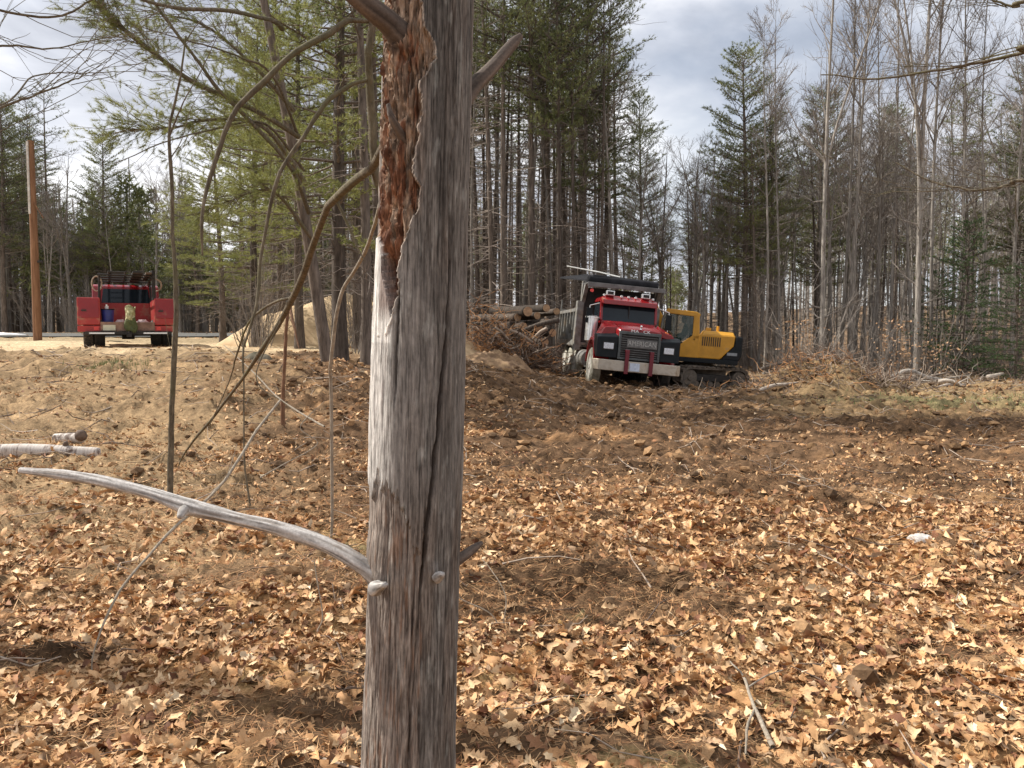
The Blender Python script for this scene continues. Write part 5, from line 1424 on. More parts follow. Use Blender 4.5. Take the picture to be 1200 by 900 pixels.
def wheel(parent, x, y, z, r, w, out, tm, hm, name="wheel", lugs=10, dual=False, front=False):
    """wheel > tyre, rim. out = +1/-1 side that faces outwards"""
    t = G(); prof = [(0.62, .5), (0.70, .52), (0.93, .50), (1.0, .38), (1.0, -.38), (0.93, -.50), (0.70, -.52), (0.62, -.5)]
    s = 40; rings = []
    for p, q in prof: rings.append([(x + q * w, y + p * r * math.cos(2 * math.pi * i / s), z + p * r * math.sin(2 * math.pi * i / s)) for i in range(s)])
    rings.append(rings[0]); t.loft(rings, 0, cap=False)
    for i in range(s):           # tread blocks
        a = 2 * math.pi * (i + .5) / s
        for q in (-.27, 0, .27):
            c = (y + r * math.cos(a), z + r * math.sin(a)); rad_, tn = (math.cos(a), math.sin(a)), (-math.sin(a), math.cos(a))
            h, l, ww = 0.012, r * 0.055, w * 0.11
            P = [(c[0] + rad_[0] * u_ * h + tn[0] * v_ * l, c[1] + rad_[1] * u_ * h + tn[1] * v_ * l) for u_, v_ in ((-1, -1), (1, -1), (1, 1), (-1, 1))]
            t.prism(P, x + q * w - ww, x + q * w + ww, 'x', 0)
    wh = t.obj(name, tm, parent, smooth=True)
    g = G(); xo = x + out * w * (0.30 if front else 0.12)
    g.cyl((x + out * w * .45, y, z), (xo, y, z), r * 0.63, r * 0.50, 28, 0); g.cyl((xo - .001 * out, y, z), (xo + out * .07, y, z), r * 0.20, r * 0.17, 18, 0)
    for i in range(lugs):
        a = 2 * math.pi * i / lugs; g.cyl((xo, y + r * .34 * math.cos(a), z + r * .34 * math.sin(a)), (xo + out * .035, y + r * .34 * math.cos(a), z + r * .34 * math.sin(a)), r * .035, r * .035, 6, 0)
    g.obj("rim", hm, wh, smooth=True)
    return wh

# ------------------------------------------------------------------ the dump truck (x to the photographer's far side, y away from him)
TX, TY = gx(745, 23.2), 23.2
dtk = empty("dump_truck", (TX, TY, -0.045), label="red-cabbed dump truck with black grille parked facing the clearing", cat="dump truck")
dtk.rotation_euler = (0, R(5.4), R(3.8))
g = G()
g.prism([(-1.12, .50), (1.12, .50), (1.12, .80), (-1.12, .80)], 0.0, 0.12, 'y')
for s in (-1, 1): g.loft([[(s * 1.12, 0, .50), (s * 1.12, .12, .50), (s * 1.12, .12, .80), (s * 1.12, 0, .80)], [(s * 1.25, .16, .50), (s * 1.25, .28, .50), (s * 1.25, .28, .80), (s * 1.25, .16, .80)]])
g.obj("bumper", m_bumper, dtk, 0.015)
for x in (-.34, .36):
    g = G().box(x - .055, x + .055, -.07, -.004, .44, 1.12).box(x - .055, x + .055, -.004, .15, 1.05, 1.12); g.obj("guard_bar", m_maroon, dtk, 0.01)
G().box(-.24, .05, -.012, -.003, .53, .76).obj("number_plate", simple("pale_plate", (0.62, 0.68, 0.78), (0.45, 0.5, 0.6), 14, 0.5), dtk, 0.004)
# grille, surround, bars, screen lettering
G().box(-.60, .60, .10, .22, .86, 1.62, 0).obj("grille_backing", m_dark, dtk)
g = G(); 
for x0, x1, z0, z1 in ((-.60, .60, 1.55, 1.64), (-.60, .60, .84, .90), (-.60, -.53, .90, 1.55), (.53, .60, .90, 1.55)): g.box(x0, x1, .05, .135, z0, z1)
g.obj("grille_surround", simple("grille_frame", (0.09, 0.10, 0.10), (0.05, 0.055, 0.055), 8, 0.35), dtk, 0.012)
me_b = None
for i in range(10):
    z = .935 + i * .062
    o = G().box(-.53, .53, .075, .098, z, z + .017).obj("grille_bar", m_guard, dtk)
o = G().box(-.36, .50, .052, .070, 1.20, 1.42).obj("grille_sign", simple("smoked_screen", (0.20, 0.19, 0.18), (0.10, 0.10, 0.10), 12, 0.5), dtk, 0.006)
text_part("lettering", "AMERICAN", 0.185, (.07, .046, 1.31), (R(90), 0, 0), dtk, simple("faded_lettering", (0.48, 0.47, 0.44), (0.36, 0.35, 0.32), 12, 0.6), 0.003, 0.86)
for s in (-1, 1):
    text_part("lettering", "MA" if s < 0 else "CK", 0.115, (s * .17, .055, 1.655), (R(75), 0, 0), dtk, m_white, 0.004, 1.3)
g = G().cyl((0, .12, 1.74), (0, .06, 1.82), .018, .03, 10); g.cyl((0, .10, 1.72), (0, .10, 1.75), .03, .02, 10); g.obj("hood_ornament", m_chrome, dtk)
# hood: narrow nose to broad cowl
def hring(y, hw, z0, z1, cr): return [(-hw, y, z0), (-hw, y, z1 - cr), (-hw + cr * .4, y, z1 - cr * .3), (-hw + cr * 1.2, y, z1), (-.12, y, z1 + .02), (.12, y, z1 + .02), (hw - cr * 1.2, y, z1), (hw - cr * .4, y, z1 - cr * .3), (hw, y, z1 - cr), (hw, y, z0)]
G().loft([hring(.10, .58, 1.60, 1.68, .05), hring(.22, .66, 1.3, 1.75, .10), hring(.9, .76, 1.2, 1.84, .14), hring(1.9, .86, 1.15, 1.94, .16)]).obj("hood", m_red, dtk, 0.01, smooth=True)
# fenders: broad black boxes with lamps, arched red above
for s in (-1, 1):
    a, b = (-1.20, -.60) if s < 0 else (.60, 1.18)
    g = G(); g.loft([[(a, .10, .86), (b, .10, .86), (b, .10, 1.46), (a, .10, 1.42)], [(a, .24, .86), (b, .24, .86), (b, .24, 1.56), (a, .24, 1.50)], [(a, .7, 1.12), (b, .7, 1.12), (b, .7, 1.58), (a, .7, 1.52)]])
    f = g.obj("fender_box", m_black, dtk, 0.02)
    g = G(); n = 11; outer = [(1.30 + .74 * math.cos(math.pi * (1 - i / (n - 1)) * .95 + .05), .62 + .80 * math.sin(math.pi * (1 - i / (n - 1)) * .95 + .05)) for i in range(n)]
    inner = [(1.30 + .66 * math.cos(math.pi * (1 - i / (n - 1)) * .95 + .05), .62 + .72 * math.sin(math.pi * (1 - i / (n - 1)) * .95 + .05)) for i in range(n)][::-1]
    g.prism(outer + inner, min(s * .74, s * 1.19), max(s * .74, s * 1.19), 'x'); g.obj("fender", m_red, dtk, 0.01)
    cx = (a + b) / 2 - .03 * s
    G().box(cx - .14, cx + .14, .07, .12, 1.10, 1.27).obj("headlight", m_lamp, dtk, 0.012)
    G().box(cx - .17, cx + .17, .085, .11, 1.07, 1.30).obj("headlight_surround", m_dark, dtk, 0.01)
    # amber corner lamp on the hood side
    G().cyl((s * .80, .42, 1.62), (s * .80, .37, 1.62), .10, .09, 18).obj("turn_lamp", m_amber, dtk, 0.01)
G().loft([[(-1.12, .30, 1.46), (-.60, .30, 1.55), (-.60, .30, 1.74), (-.98, .30, 1.72)], [(-1.18, .95, 1.40), (-.60, .95, 1.5), (-.66, .95, 1.90), (-.98, .95, 1.84)]]).obj("fender_shoulder", m_red, dtk, 0.02, label="sun-struck red fender shoulder")
G().loft([[(.60, .30, 1.55), (1.10, .30, 1.46), (.98, .30, 1.62), (.60, .30, 1.74)], [(.60, .95, 1.5), (1.18, .95, 1.40), (.98, .95, 1.74), (.66, .95, 1.90)]]).obj("fender_shoulder", m_red, dtk, 0.02)
# cab
g = G()
cb = [(1.9, 1.0), (3.3, 1.0), (3.3, 2.62), (2.15, 2.62), (1.92, 1.94)]
g.prism([(1.9, 1.0), (3.3, 1.0), (3.3, 1.94), (1.9, 1.94)], -.84, .84, 'x')
g.box(-.83, .83, 3.12, 3.3, 1.94, 2.60)
g.loft([[(-.88, 2.05, 2.52), (.88, 2.05, 2.52), (.88, 3.3, 2.52), (-.88, 3.3, 2.52)], [(-.86, 2.05, 2.62), (.86, 2.05, 2.62), (.86, 3.3, 2.64), (-.86, 3.3, 2.64)], [(-.70, 2.2, 2.72), (.70, 2.2, 2.72), (.70, 3.2, 2.72), (-.70, 3.2, 2.72)]])
for s in (-1, 1):
    g.loft([[(s * .88, 1.92, 1.94), (s * .80, 1.92, 1.94), (s * .80, 2.02, 1.94), (s * .88, 2.02, 1.94)], [(s * .88, 2.06, 2.53), (s * .80, 2.06, 2.53), (s * .80, 2.16, 2.53), (s * .88, 2.16, 2.53)]])
g.obj("cab", m_red, dtk, 0.02)
G().loft([[(-.80, 1.95, 1.94), (.80, 1.95, 1.94), (.80, 1.975, 1.94), (-.80, 1.975, 1.94)], [(-.80, 2.10, 2.52), (.80, 2.10, 2.52), (.80, 2.125, 2.52), (-.80, 2.125, 2.52)]]).obj("windshield", m_glass, dtk)
G().box(-.012, .012, 1.98, 2.02, 1.95, 2.5).obj("windshield_divider", m_dark, dtk)
for s in (-1, 1):
    d = G().box(min(s * .895, s * .915), max(s * .895, s * .915), 2.12, 3.08, 1.05, 1.93).obj("door", m_red, dtk, 0.008)
    G().box(min(s * .915, s * .94), max(s * .915, s * .94), 2.9, 3.02, 1.72, 1.76).obj("handle", m_chrome, d)
    G().box(min(s * .86, s * .875), max(s * .86, s * .875), 2.18, 3.1, 1.95, 2.50).obj("side_window", m_glass, dtk)
# visor, roof lamps
G().loft([[(-.84, 1.86, 2.44), (.84, 1.86, 2.44), (.84, 1.90, 2.58), (-.84, 1.90, 2.58)], [(-.86, 2.12, 2.52), (.86, 2.12, 2.52), (.86, 2.12, 2.66), (-.86, 2.12, 2.66)]]).obj("sun_visor", m_red, dtk, 0.015)
for x in (-.78, -.24, -.02, .20, .74): 
    o = G().cyl((x, 2.12, 2.72), (x, 2.18, 2.72), .035, .035, 12).obj("roof_lamp", m_white, dtk)
for x in (-.60, .50):
    o = G().box(x - .13, x + .13, 2.06, 2.20, 2.72, 2.86).obj("roof_floodlight", m_chrome, dtk, 0.015); G().box(x - .09, x + .09, 2.045, 2.058, 2.745, 2.835).obj("lens", m_dark, o)
for s in (-1, 1):
    g = G().bar([(s * .92, 1.95, 1.6), (s * 1.22, 1.90, 1.75), (s * 1.22, 1.90, 2.35), (s * .92, 2.02, 2.45)], .014, 6); o = g.obj("mirror_arm", m_chrome, dtk)
    G().box(s * 1.22 - .09, s * 1.22 + .09, 1.86, 1.90, 1.82, 2.28).obj("mirror", m_black, o, 0.01)
# air cleaner and exhaust stack on the near side of the cab
G().cyl((-1.10, 1.98, 1.30), (-1.10, 1.98, 1.98), .185, .185, 28).cyl((-1.10, 1.98, 1.98), (-1.10, 1.98, 2.02), .22, .22, 28).cyl((-1.10, 1.98, 2.02), (-1.10, 1.98, 2.06), .22, .12, 28).cyl((-1.10, 1.98, 1.60), (-1.10, 1.98, 1.63), .19, .19, 28).cyl((-1.10, 1.98, 1.22), (-1.10, 1.98, 1.30), .10, .185, 28).obj("air_cleaner", m_chrome, dtk, 0, True)
G().bar([(-.92, 3.0, 2.05), (-1.05, 2.8, 2.25)], .02, 8).obj("grab_handle", m_chrome, dtk)
for s in (-1, 1): G().cyl((s * .98, 2.4, .72), (s * .98, 3.6, .72), .28, .28, 28).obj("fuel_tank", m_steel, dtk, 0.01, True)
for s in (-1, 1): G().box(min(s * .85, s * 1.16), max(s * .85, s * 1.16), 2.0, 2.35, .48, .52).box(min(s * .85, s * 1.14), max(s * .85, s * 1.14), 2.02, 2.33, .88, .91).obj("step", m_steel, dtk)
# chassis
g = G().box(-.48, -.36, .2, 8.4, .78, 1.05).box(.36, .48, .2, 8.4, .78, 1.05)
for y in (1.3, 5.5, 6.85, 4.2): g.cyl((-1.0, y, .54), (1.0, y, .54), .09, .09, 12)
g.cyl((-.22, 1.3, .54), (.22, 1.3, .54), .13, .13, 12); g.box(-.45, .45, .5, 1.9, .62, 1.2); g.obj("chassis", m_dark, dtk, 0.01)
for s in (-1, 1):
    G().box(min(s * .70, s * 1.2), max(s * .70, s * 1.2), 7.55, 7.58, .25, .95).obj("mud_flap", m_black, dtk)
# wheels
wheel(dtk, -1.03, 1.30, .54, .54, .29, -1, m_mudtyre, m_hub, front=True); wheel(dtk, 1.03, 1.30, .54, .54, .29, 1, m_tyre, m_hub, front=True)
for y in (4.25, 5.5, 6.85):
    for s in (-1, 1):
        wheel(dtk, s * 1.08, y, .53, .52, .25, s, m_mudtyre if s < 0 else m_tyre, m_hub)
        if y > 5: wheel(dtk, s * .79, y, .53, .52, .25, s, m_tyre, m_dark)
# dump body
bx, y0, y1, zb, zt = 1.24, 3.65, 8.3, 1.22, 2.30
G().box(-bx, bx, y0, y1, zb - .08, zb).obj("body_floor", m_steel, dtk, 0.01)
for s in (-1, 1):
    a, b = sorted((s * bx, s * (bx - .05)))
    p = G().box(a, b, y0 + .3, y1, zb, zt).obj("body_side", m_steel, dtk, 0.008)
    a, b = sorted((s * bx, s * (bx + .09)))
    G().box(a, b, y0, y1, zt - .09, zt + .02).obj("top_rail", m_steel, p, 0.01)
    G().box(a, b, y0, y1, zb - .12, zb + .06).obj("bottom_rail", m_steel, p, 0.01)
    for i in range(6):
        yy_ = y0 + .95 + i * .72
        G().box(a, b, yy_, yy_ + .10, zb + .06, zt - .09).obj("side_post", m_steel, p, 0.008)
    a, b = sorted((s * (bx - .10), s * (bx + .12)))
    G().box(a, b, y0 - .02, y0 + .36, .95, zt + .25).obj("front_post", m_steel, dtk, 0.02)
    G().cyl((s * (bx + .05), y1 - .05, zt), (s * (bx + .05), y1 - .05, zt + .45), .03, .03, 8).obj("corner_post", m_steel, dtk)
G().box(-bx + .1, bx - .1, y0, y0 + .08, zb, 3.0).obj("headboard", m_dark, dtk)
# cab guard with bright front lip, upright legs
g = G().prism([(-1.22, 2.98), (1.26, 2.98), (1.26, 3.12), (-1.22, 3.12)], 2.75, 2.80, 'y').box(-1.22, 1.26, 2.80, 3.75, 3.07, 3.115)
g.obj("cab_guard", m_guard, dtk, 0.01)
for s in (-1, 1):
    G().loft([[(s * 1.24, 3.65, 2.5), (s * 1.12, 3.65, 2.5), (s * 1.12, 3.8, 2.5), (s * 1.24, 3.8, 2.5)], [(s * 1.24, 3.1, 3.06), (s * 1.12, 3.1, 3.06), (s * 1.12, 3.4, 3.06), (s * 1.24, 3.4, 3.06)]]).box(min(s * 1.1, s * 1.25), max(s * 1.1, s * 1.25), 3.66, 3.86, 2.3, 3.2).obj("guard_leg", m_steel, dtk, 0.01)
G().cyl((-1.07, 2.80, 2.86), (-1.07, 2.74, 2.86), .055, .055, 14).obj("marker_lamp", m_redlens, dtk)
g = G().cyl((-1.12, 3.45, 3.25), (1.16, 3.45, 3.25), .13, .12, 16).cyl((-1.0, 3.45, 3.33), (1.0, 3.5, 3.31), .09, .08, 12); g.box(-1.15, 1.15, 3.4, 3.65, 3.12, 3.34); g.obj("rolled_tarp", m_tarp, dtk, 0.02, True)
g = G().loft([[(-1.15, 3.7, 3.25), (.0, 3.7, 3.42), (.0, 3.7, 3.37), (-1.15, 3.7, 3.2)], [(-1.55, 7.6, 3.55), (-.6, 7.6, 3.75), (-.6, 7.6, 3.70), (-1.55, 7.6, 3.5)]]); g.obj("raised_tarp", m_tarp, dtk)
G().bar([(-.05, 3.6, 3.42), (-.5, 5.2, 3.66), (-1.30, 7.7, 3.98)], .028, 8).obj("tarp_arm", m_chrome, dtk)
G().box(-bx, bx, y1, y1 + .06, zb, zt + .1).obj("tailgate", m_steel, dtk, 0.01)
# load of dark brush seen above the sides
G().loft([[(-1.15, 4.2, zt - .1), (1.15, 4.2, zt - .1), (1.15, 8.2, zt - .1), (-1.15, 8.2, zt - .1)], [(-.9, 4.6, zt + .35), (.8, 4.5, zt + .45), (.7, 7.9, zt + .3), (-.8, 7.8, zt + .25)]]).obj("load", simple("dark_load", (0.07, 0.05, 0.035), (0.03, 0.02, 0.015), 8, 0.95, bs=0.6), dtk, 0.08)

# ------------------------------------------------------------------ the excavator (x: nose to tail)
EX, EY = gx(816, 27.6), 27.6
exv = empty("excavator", (EX, EY, -0.28), label="yellow tracked excavator with dark counterweight half hidden behind the truck", cat="excavator")
exv.rotation_euler = (0, R(4.0), R(-12)); exv.scale = (0.9, 0.9, 0.92)
for k, yo in enumerate((-1.0, 1.0)):
    L2, rr = 1.0, .37; loop = []; inner = []
    for i in range(19):
        a = math.pi / 2 + math.pi * i / 18; loop.append((-L2 + rr * math.cos(a), .45 + rr * math.sin(a))); inner.append((-L2 + (rr - .06) * math.cos(a), .45 + (rr - .06) * math.sin(a)))
    for i in range(19):
        a = -math.pi / 2 + math.pi * i / 18; loop.append((L2 + rr * math.cos(a), .45 + rr * math.sin(a))); inner.append((L2 + (rr - .06) * math.cos(a), .45 + (rr - .06) * math.sin(a)))
    g = G(); R3 = lambda lp, y: [(p[0], y, p[1]) for p in lp]
    g.loft([R3(loop, yo - .27), R3(loop, yo + .27), R3(inner, yo + .27), R3(inner, yo - .27), R3(loop, yo - .27)], 0, cap=False)
    tk = g.obj("track", m_track, exv); tk.rotation_euler = (0, 0, R(30))
    G().box(-.85, .85, yo - .16, yo + .16, .34, .58).obj("track_frame", m_dark, tk, 0.02)
    for wx, wr in ((-L2, .29), (L2, .29)): G().cyl((wx, yo - .22, .45), (wx, yo + .22, .45), wr, wr, 24).cyl((wx, yo - .25, .45), (wx, yo + .25, .45), .10, .10, 14).obj("track_wheel", m_track, tk, 0.02)
    for i in range(6): G().cyl((-.72 + i * .29, yo - .2, .24), (-.72 + i * .29, yo + .2, .24), .11, .11, 14).obj("roller", m_track, tk)
    P = loop + [loop[0]]; d = [0]
    for a, b in zip(P[:-1], P[1:]): d.append(d[-1] + math.dist(a, b))
    tot = d[-1]; m = 32
    for i in range(m):
        s_ = (i + .5) / m * tot; q = max(j for j in range(len(d)) if d[j] <= s_); q = min(q, len(P) - 2)
        f = (s_ - d[q]) / max(1e-6, d[q + 1] - d[q]); a, b = P[q], P[q + 1]
        c = (a[0] + (b[0] - a[0]) * f, a[1] + (b[1] - a[1]) * f); tx_, tz_ = (b[0] - a[0]), (b[1] - a[1]); l = math.hypot(tx_, tz_) or 1; tx_, tz_ = tx_ / l, tz_ / l; nx, nz = tz_, -tx_
        # make outward
        if (c[1] - .45) * nz + (c[0] - max(-L2, min(L2, c[0]))) * nx < 0: nx, nz = -nx, -nz
        w_ = .085
        G().prism([(c[0] - tx_ * w_, c[1] - tz_ * w_), (c[0] + tx_ * w_, c[1] + tz_ * w_), (c[0] + tx_ * w_ + nx * .03, c[1] + tz_ * w_ + nz * .03), (c[0] + tx_ * .02 + nx * .065, c[1] + tz_ * .02 + nz * .065), (c[0] - tx_ * w_ + nx * .03, c[1] - tz_ * w_ + nz * .03)], yo - .29, yo + .29, 'y').obj("track_shoe", m_track, tk)
G().box(-1.0, 1.0, -.75, .75, .35, .75).cyl((0, 0, .75), (0, 0, 1.0), .55, .55, 28).obj("undercarriage", m_track, exv, 0.02)
# deck
G().box(-1.25, 1.35, -1.2, 1.15, .98, 1.14).obj("deck", m_black, exv, 0.02)
# rear body: yellow panel with slanted lower rear corner, near side y=-1.2
body = G().prism([(-.62, 1.14), (.72, 1.14), (1.16, 1.62), (1.20, 1.98), (-.10, 1.98), (-.10, 1.75), (-.62, 1.30)], -1.18, 1.1, 'y').obj("engine_house", m_yellow, exv, 0.03)
G().loft([[(.0, -1.12, 1.98), (1.18, -1.12, 1.98), (1.18, 1.05, 1.98), (.0, 1.05, 1.98)], [(.10, -.98, 2.12), (1.12, -.98, 2.10), (1.12, .95, 2.10), (.10, .95, 2.12)]]).obj("engine_cover", m_yellow, exv, 0.03)
for i in range(9): G().box(.06 + i * .075, .095 + i * .075, -1.195, -1.178, 1.58, 1.90).obj("vent_slat", m_dark, body)
G().prism([(.74, 1.12), (1.38, 1.12), (1.46, 1.30), (1.46, 1.96), (1.22, 1.98), (1.17, 1.62)], -1.20, 1.14, 'y').obj("counterweight", m_black, exv, 0.05)
G().box(.95, 1.30, -1.215, -1.201, 1.30, 1.40).obj("badge", simple("grey_badge", (0.28, 0.30, 0.32), (0.2, 0.21, 0.22), 9, 0.5), exv)
G().box(.15, .35, -.8, -.5, 2.12, 2.22).cyl((.6, -.2, 2.1), (.6, -.2, 2.3), .05, .05, 10).obj("exhaust", m_yellow, exv, 0.01)
G().cyl((-.22, -1.2, 1.78), (-.22, -1.185, 1.78), .035, .035, 12).obj("fuel_cap", m_dark, exv)
# cab: thick yellow roof, rear pillar, low side panel sloping up to the rear; big side window
def cabside(y0_, y1_):
    g = G()
    g.prism([(-1.30, 2.72), (-1.22, 2.80), (-.20, 2.74), (-.06, 2.66), (-.10, 2.56), (-1.28, 2.64)], y0_, y1_, 'y')
    g.prism([(-.30, 2.60), (-.10, 2.60), (-.04, 1.80), (-.30, 1.80)], y0_, y1_, 'y')
    g.prism([(-1.18, 1.14), (-.04, 1.14), (-.04, 1.92), (-.28, 1.92), (-.72, 1.56), (-1.18, 1.38)], y0_, y1_, 'y')
    return g
cabside(-1.20, -1.12).obj("cab_side", m_yellow, exv, 0.02)
cabside(-.38, -.30).obj("cab_side", m_yellow, exv, 0.02)
G().prism([(-1.28, 2.66), (-1.20, 2.79), (-.20, 2.73), (-.08, 2.62)], -1.12, -.38, 'y').obj("cab_roof", m_yellow, exv, 0.02)
g = G()
for yy_ in (-1.18, -.34): g.bar([(-1.26, yy_, 2.70), (-1.38, yy_, 2.45), (-1.42, yy_, 2.0), (-1.36, yy_, 1.2)], .035, 8)
g.bar([(-1.26, -1.18, 2.70), (-1.26, -.34, 2.70)], .035, 8); g.obj("front_pillar", m_steel, exv)
G().box(-.88, -.86, -1.17, -1.14, 1.5, 2.68).obj("door_pillar", m_dark, exv)
m_clear, t_, b_ = newmat("tinted_glass")
b_.inputs["Base Color"].default_value = (0.03, 0.06, 0.05, 1); b_.inputs["Roughness"].default_value = 0.03; b_.inputs["Transmission Weight"].default_value = 0.0; b_.inputs["Alpha"].default_value = 0.5
G().prism([(-1.38, 1.5), (-.72, 1.60), (-.31, 1.94), (-.31, 2.60), (-1.26, 2.64), (-1.36, 2.4)], -1.15, -1.14, 'y').obj("side_window", m_clear, exv)
G().box(-.32, -.30, -1.10, -.40, 1.5, 2.6).obj("rear_window", m_clear, exv)
G().box(-.75, -.32, -.98, -.52, 1.2, 1.65).box(-.42, -.30, -.98, -.52, 1.6, 2.3).obj("seat", m_dark, exv, 0.04)
g = G().bar([(-1.02, -.92, 1.3), (-.92, -.9, 1.72)], .02, 8).cyl((-.92, -.9, 1.70), (-.91, -.9, 1.82), .035, .03, 10); g.obj("control_lever", m_steel, exv)
# boom folded towards the truck, mostly hidden behind the cab of the truck
g = G().prism([(-1.1, 1.3), (-.7, 1.3), (-1.7, 3.0), (-2.6, 2.9), (-4.2, 2.0), (-4.1, 1.75), (-2.6, 2.55), (-1.95, 2.6)], .0, .36, 'y'); g.obj("boom", m_yellow, exv, 0.02)
G().prism([(-4.25, 2.1), (-4.0, 2.15), (-3.5, .6), (-3.7, .55)], .02, .32, 'y').obj("stick", m_yellow, exv, 0.02)
G().prism([(-3.9, .9), (-3.3, .8), (-3.0, .35), (-3.4, .2), (-3.9, .35)], -.3, .65, 'y').obj("bucket", m_track, exv, 0.02)

def bodyskin(name, joints, bones, mat, parent, sub=2):
    me = bpy.data.meshes.new(name)
    ks = list(joints.keys()); me.from_pydata([joints[k][0] for k in ks], [(ks.index(a), ks.index(b)) for a, b in bones], [])
    o = link(name, me, parent); sk = o.modifiers.new("skin", 'SKIN'); sv = me.skin_vertices[0].data if me.skin_vertices else None
    if sv is None:
        bpy.context.view_layer.objects.active = o
        import bmesh
        bm = bmesh.new(); bm.from_mesh(me); bm.verts.layers.skin.verify(); bm.to_mesh(me); bm.free(); sv = me.skin_vertices[0].data
    for i, k in enumerate(ks):
        r = joints[k][1]; sv[i].radius = (r, r) if not hasattr(r, "__len__") else r
        sv[i].use_root = (i == 0)
    ss = o.modifiers.new("sub", 'SUBSURF'); ss.levels = sub; ss.render_levels = sub
    me.materials.append(mat); return o

# operator seated at the controls
op = empty("person", (EX, EY, -0.28), label="excavator operator in a dark green jacket seated behind the cab's side window", cat="person")
op.rotation_euler = exv.rotation_euler; op.scale = exv.scale
J = {'pelvis': ((-.55, -.75, 1.74), .14), 'waist': ((-.53, -.75, 1.92), .135), 'chest': ((-.55, -.75, 2.12), (.15, .19)), 'neck0': ((-.57, -.75, 2.27), .065), 'neck': ((-.60, -.75, 2.31), .055),
     'sl': ((-.56, -.93, 2.20), .075), 'el': ((-.66, -1.0, 1.95), .055), 'hl': ((-.86, -.93, 1.88), .042), 'sr': ((-.56, -.57, 2.20), .075), 'er': ((-.66, -.50, 1.95), .055), 'hr': ((-.88, -.56, 1.86), .042),
     'kl': ((-.98, -.86, 1.72), .085), 'fl': ((-1.10, -.86, 1.32), .06), 'kr': ((-.98, -.64, 1.72), .085), 'fr': ((-1.10, -.64, 1.32), .06), 'tl': ((-1.24, -.86, 1.27), .045), 'tr': ((-1.24, -.64, 1.27), .045)}
B_ = [('pelvis', 'waist'), ('waist', 'chest'), ('chest', 'neck0'), ('neck0', 'neck'), ('chest', 'sl'), ('sl', 'el'), ('el', 'hl'), ('chest', 'sr'), ('sr', 'er'), ('er', 'hr'), ('pelvis', 'kl'), ('kl', 'fl'), ('fl', 'tl'), ('pelvis', 'kr'), ('kr', 'fr'), ('fr', 'tr')]
bodyskin("body", J, B_, m_green, op)
g = G()
def headmesh(c, name, parent, face=(-1, 0)):
    rings = []; N = 16
    prof = [(-.13, .035), (-.11, .055), (-.07, .072), (-.02, .078), (.03, .082), (.08, .074), (.115, .045), (.13, .01)]
    for z, r in prof:
        ring = []
        for i in range(N):
            a = 2 * math.pi * i / N; x, y = math.cos(a), math.sin(a); f = x * face[0] + y * face[1]
            rr = r * (1 + (.18 if f > 0 else .12) * abs(f)); 
            if f > .93 and -.03 < z < .02: rr += .022
            ring.append((c[0] + rr * x, c[1] + rr * y * .92, c[2] + z))
        rings.append(ring)
    o = G().loft(rings).obj(name, m_skin, parent, 0, True); return o
hd = headmesh((-.62, -.75, 2.44), "head", op)
G().loft([[(-.62 + r * 1.18 * math.cos(a), -.75 + r * math.sin(a), 2.44 + z) for a in [2 * math.pi * i / 16 for i in range(16)]] for z, r in ((.045, .088), (.09, .084), (.13, .055), (.145, .01))]).prism([(-.72, -.80), (-.81, -.78), (-.81, -.72), (-.72, -.70)], 2.485, 2.50, 'z').obj("cap", m_dark, op, 0, True)
for sy, hx in ((-.93, -.88), (-.56, -.90)):
    for q in range(5):
        yy_ = sy + (q - 2) * .018; l = (.06, .075, .08, .075, .055)[q]
        h = bodyskin("finger", {'a': ((hx + .02, yy_, 1.88), .012), 'b': ((hx - l * .6, yy_, 1.885), .009), 'c': ((hx - l, yy_, 1.855), .007)}, [('a', 'b'), ('b', 'c')], m_skin, op, 1)

# ------------------------------------------------------------------ the red utility pickup seen from behind
PX, PY = gx(152, 22.2), 22.2
pk = empty("pickup_truck", (PX, PY, Hs(PX, PY) * 0 + 1.17), label="red utility pickup with ladder rack and open side bins seen from behind", cat="pickup truck")
pk.rotation_euler = (0, 0, R(26.0))
for s, a, b, nm in ((-1, -1.22, -.68, "near"), (1, .64, 1.20, "far")):
    sb = G().box(a, b, .0, 2.5, .62, 1.34).obj("side_bin", m_redd, pk, 0.02)
    G().box(a + .03, b - .03, -.022, -.002, .80, 1.31).obj("bin_door", m_red, sb, 0.01)
    G().box(a + .10, a + .22, -.05, -.023, .98, 1.02).obj("latch", m_dark, sb)
    G().box(a, b, -.012, .6, .44, .60).obj("rear_skirt", m_redd, pk, 0.01)
    cx = b - .10 if s < 0 else a + .10
    G().box(cx - .06, cx + .06, -.035, -.013, .47, .57).obj("tail_lamp", m_redlens, pk, 0.008)
G().box(-.68, .64, .05, 2.5, .60, .68).obj("bed_floor", m_tan, pk)
G().box(-.68, .64, -.02, .04, .46, .70).obj("tailgate", m_tan, pk, 0.01, label="dusty tan tail board")
G().box(-.68, .64, 2.42, 2.5, .68, 1.28).obj("bulkhead", m_redd, pk)
G().box(-1.05, 1.05, -.18, -.03, .36, .45).obj("bumper", m_dark, pk, 0.01)
for x0, x1 in ((-.95, -.35), (.35, .95)): G().box(x0, x1, -.195, -.182, .385, .42).obj("bumper_strip", m_chrome, pk)
pl = G().box(-.62, -.32, -.045, -.022, .47, .62).obj("number_plate", m_plate, pk, 0.005)
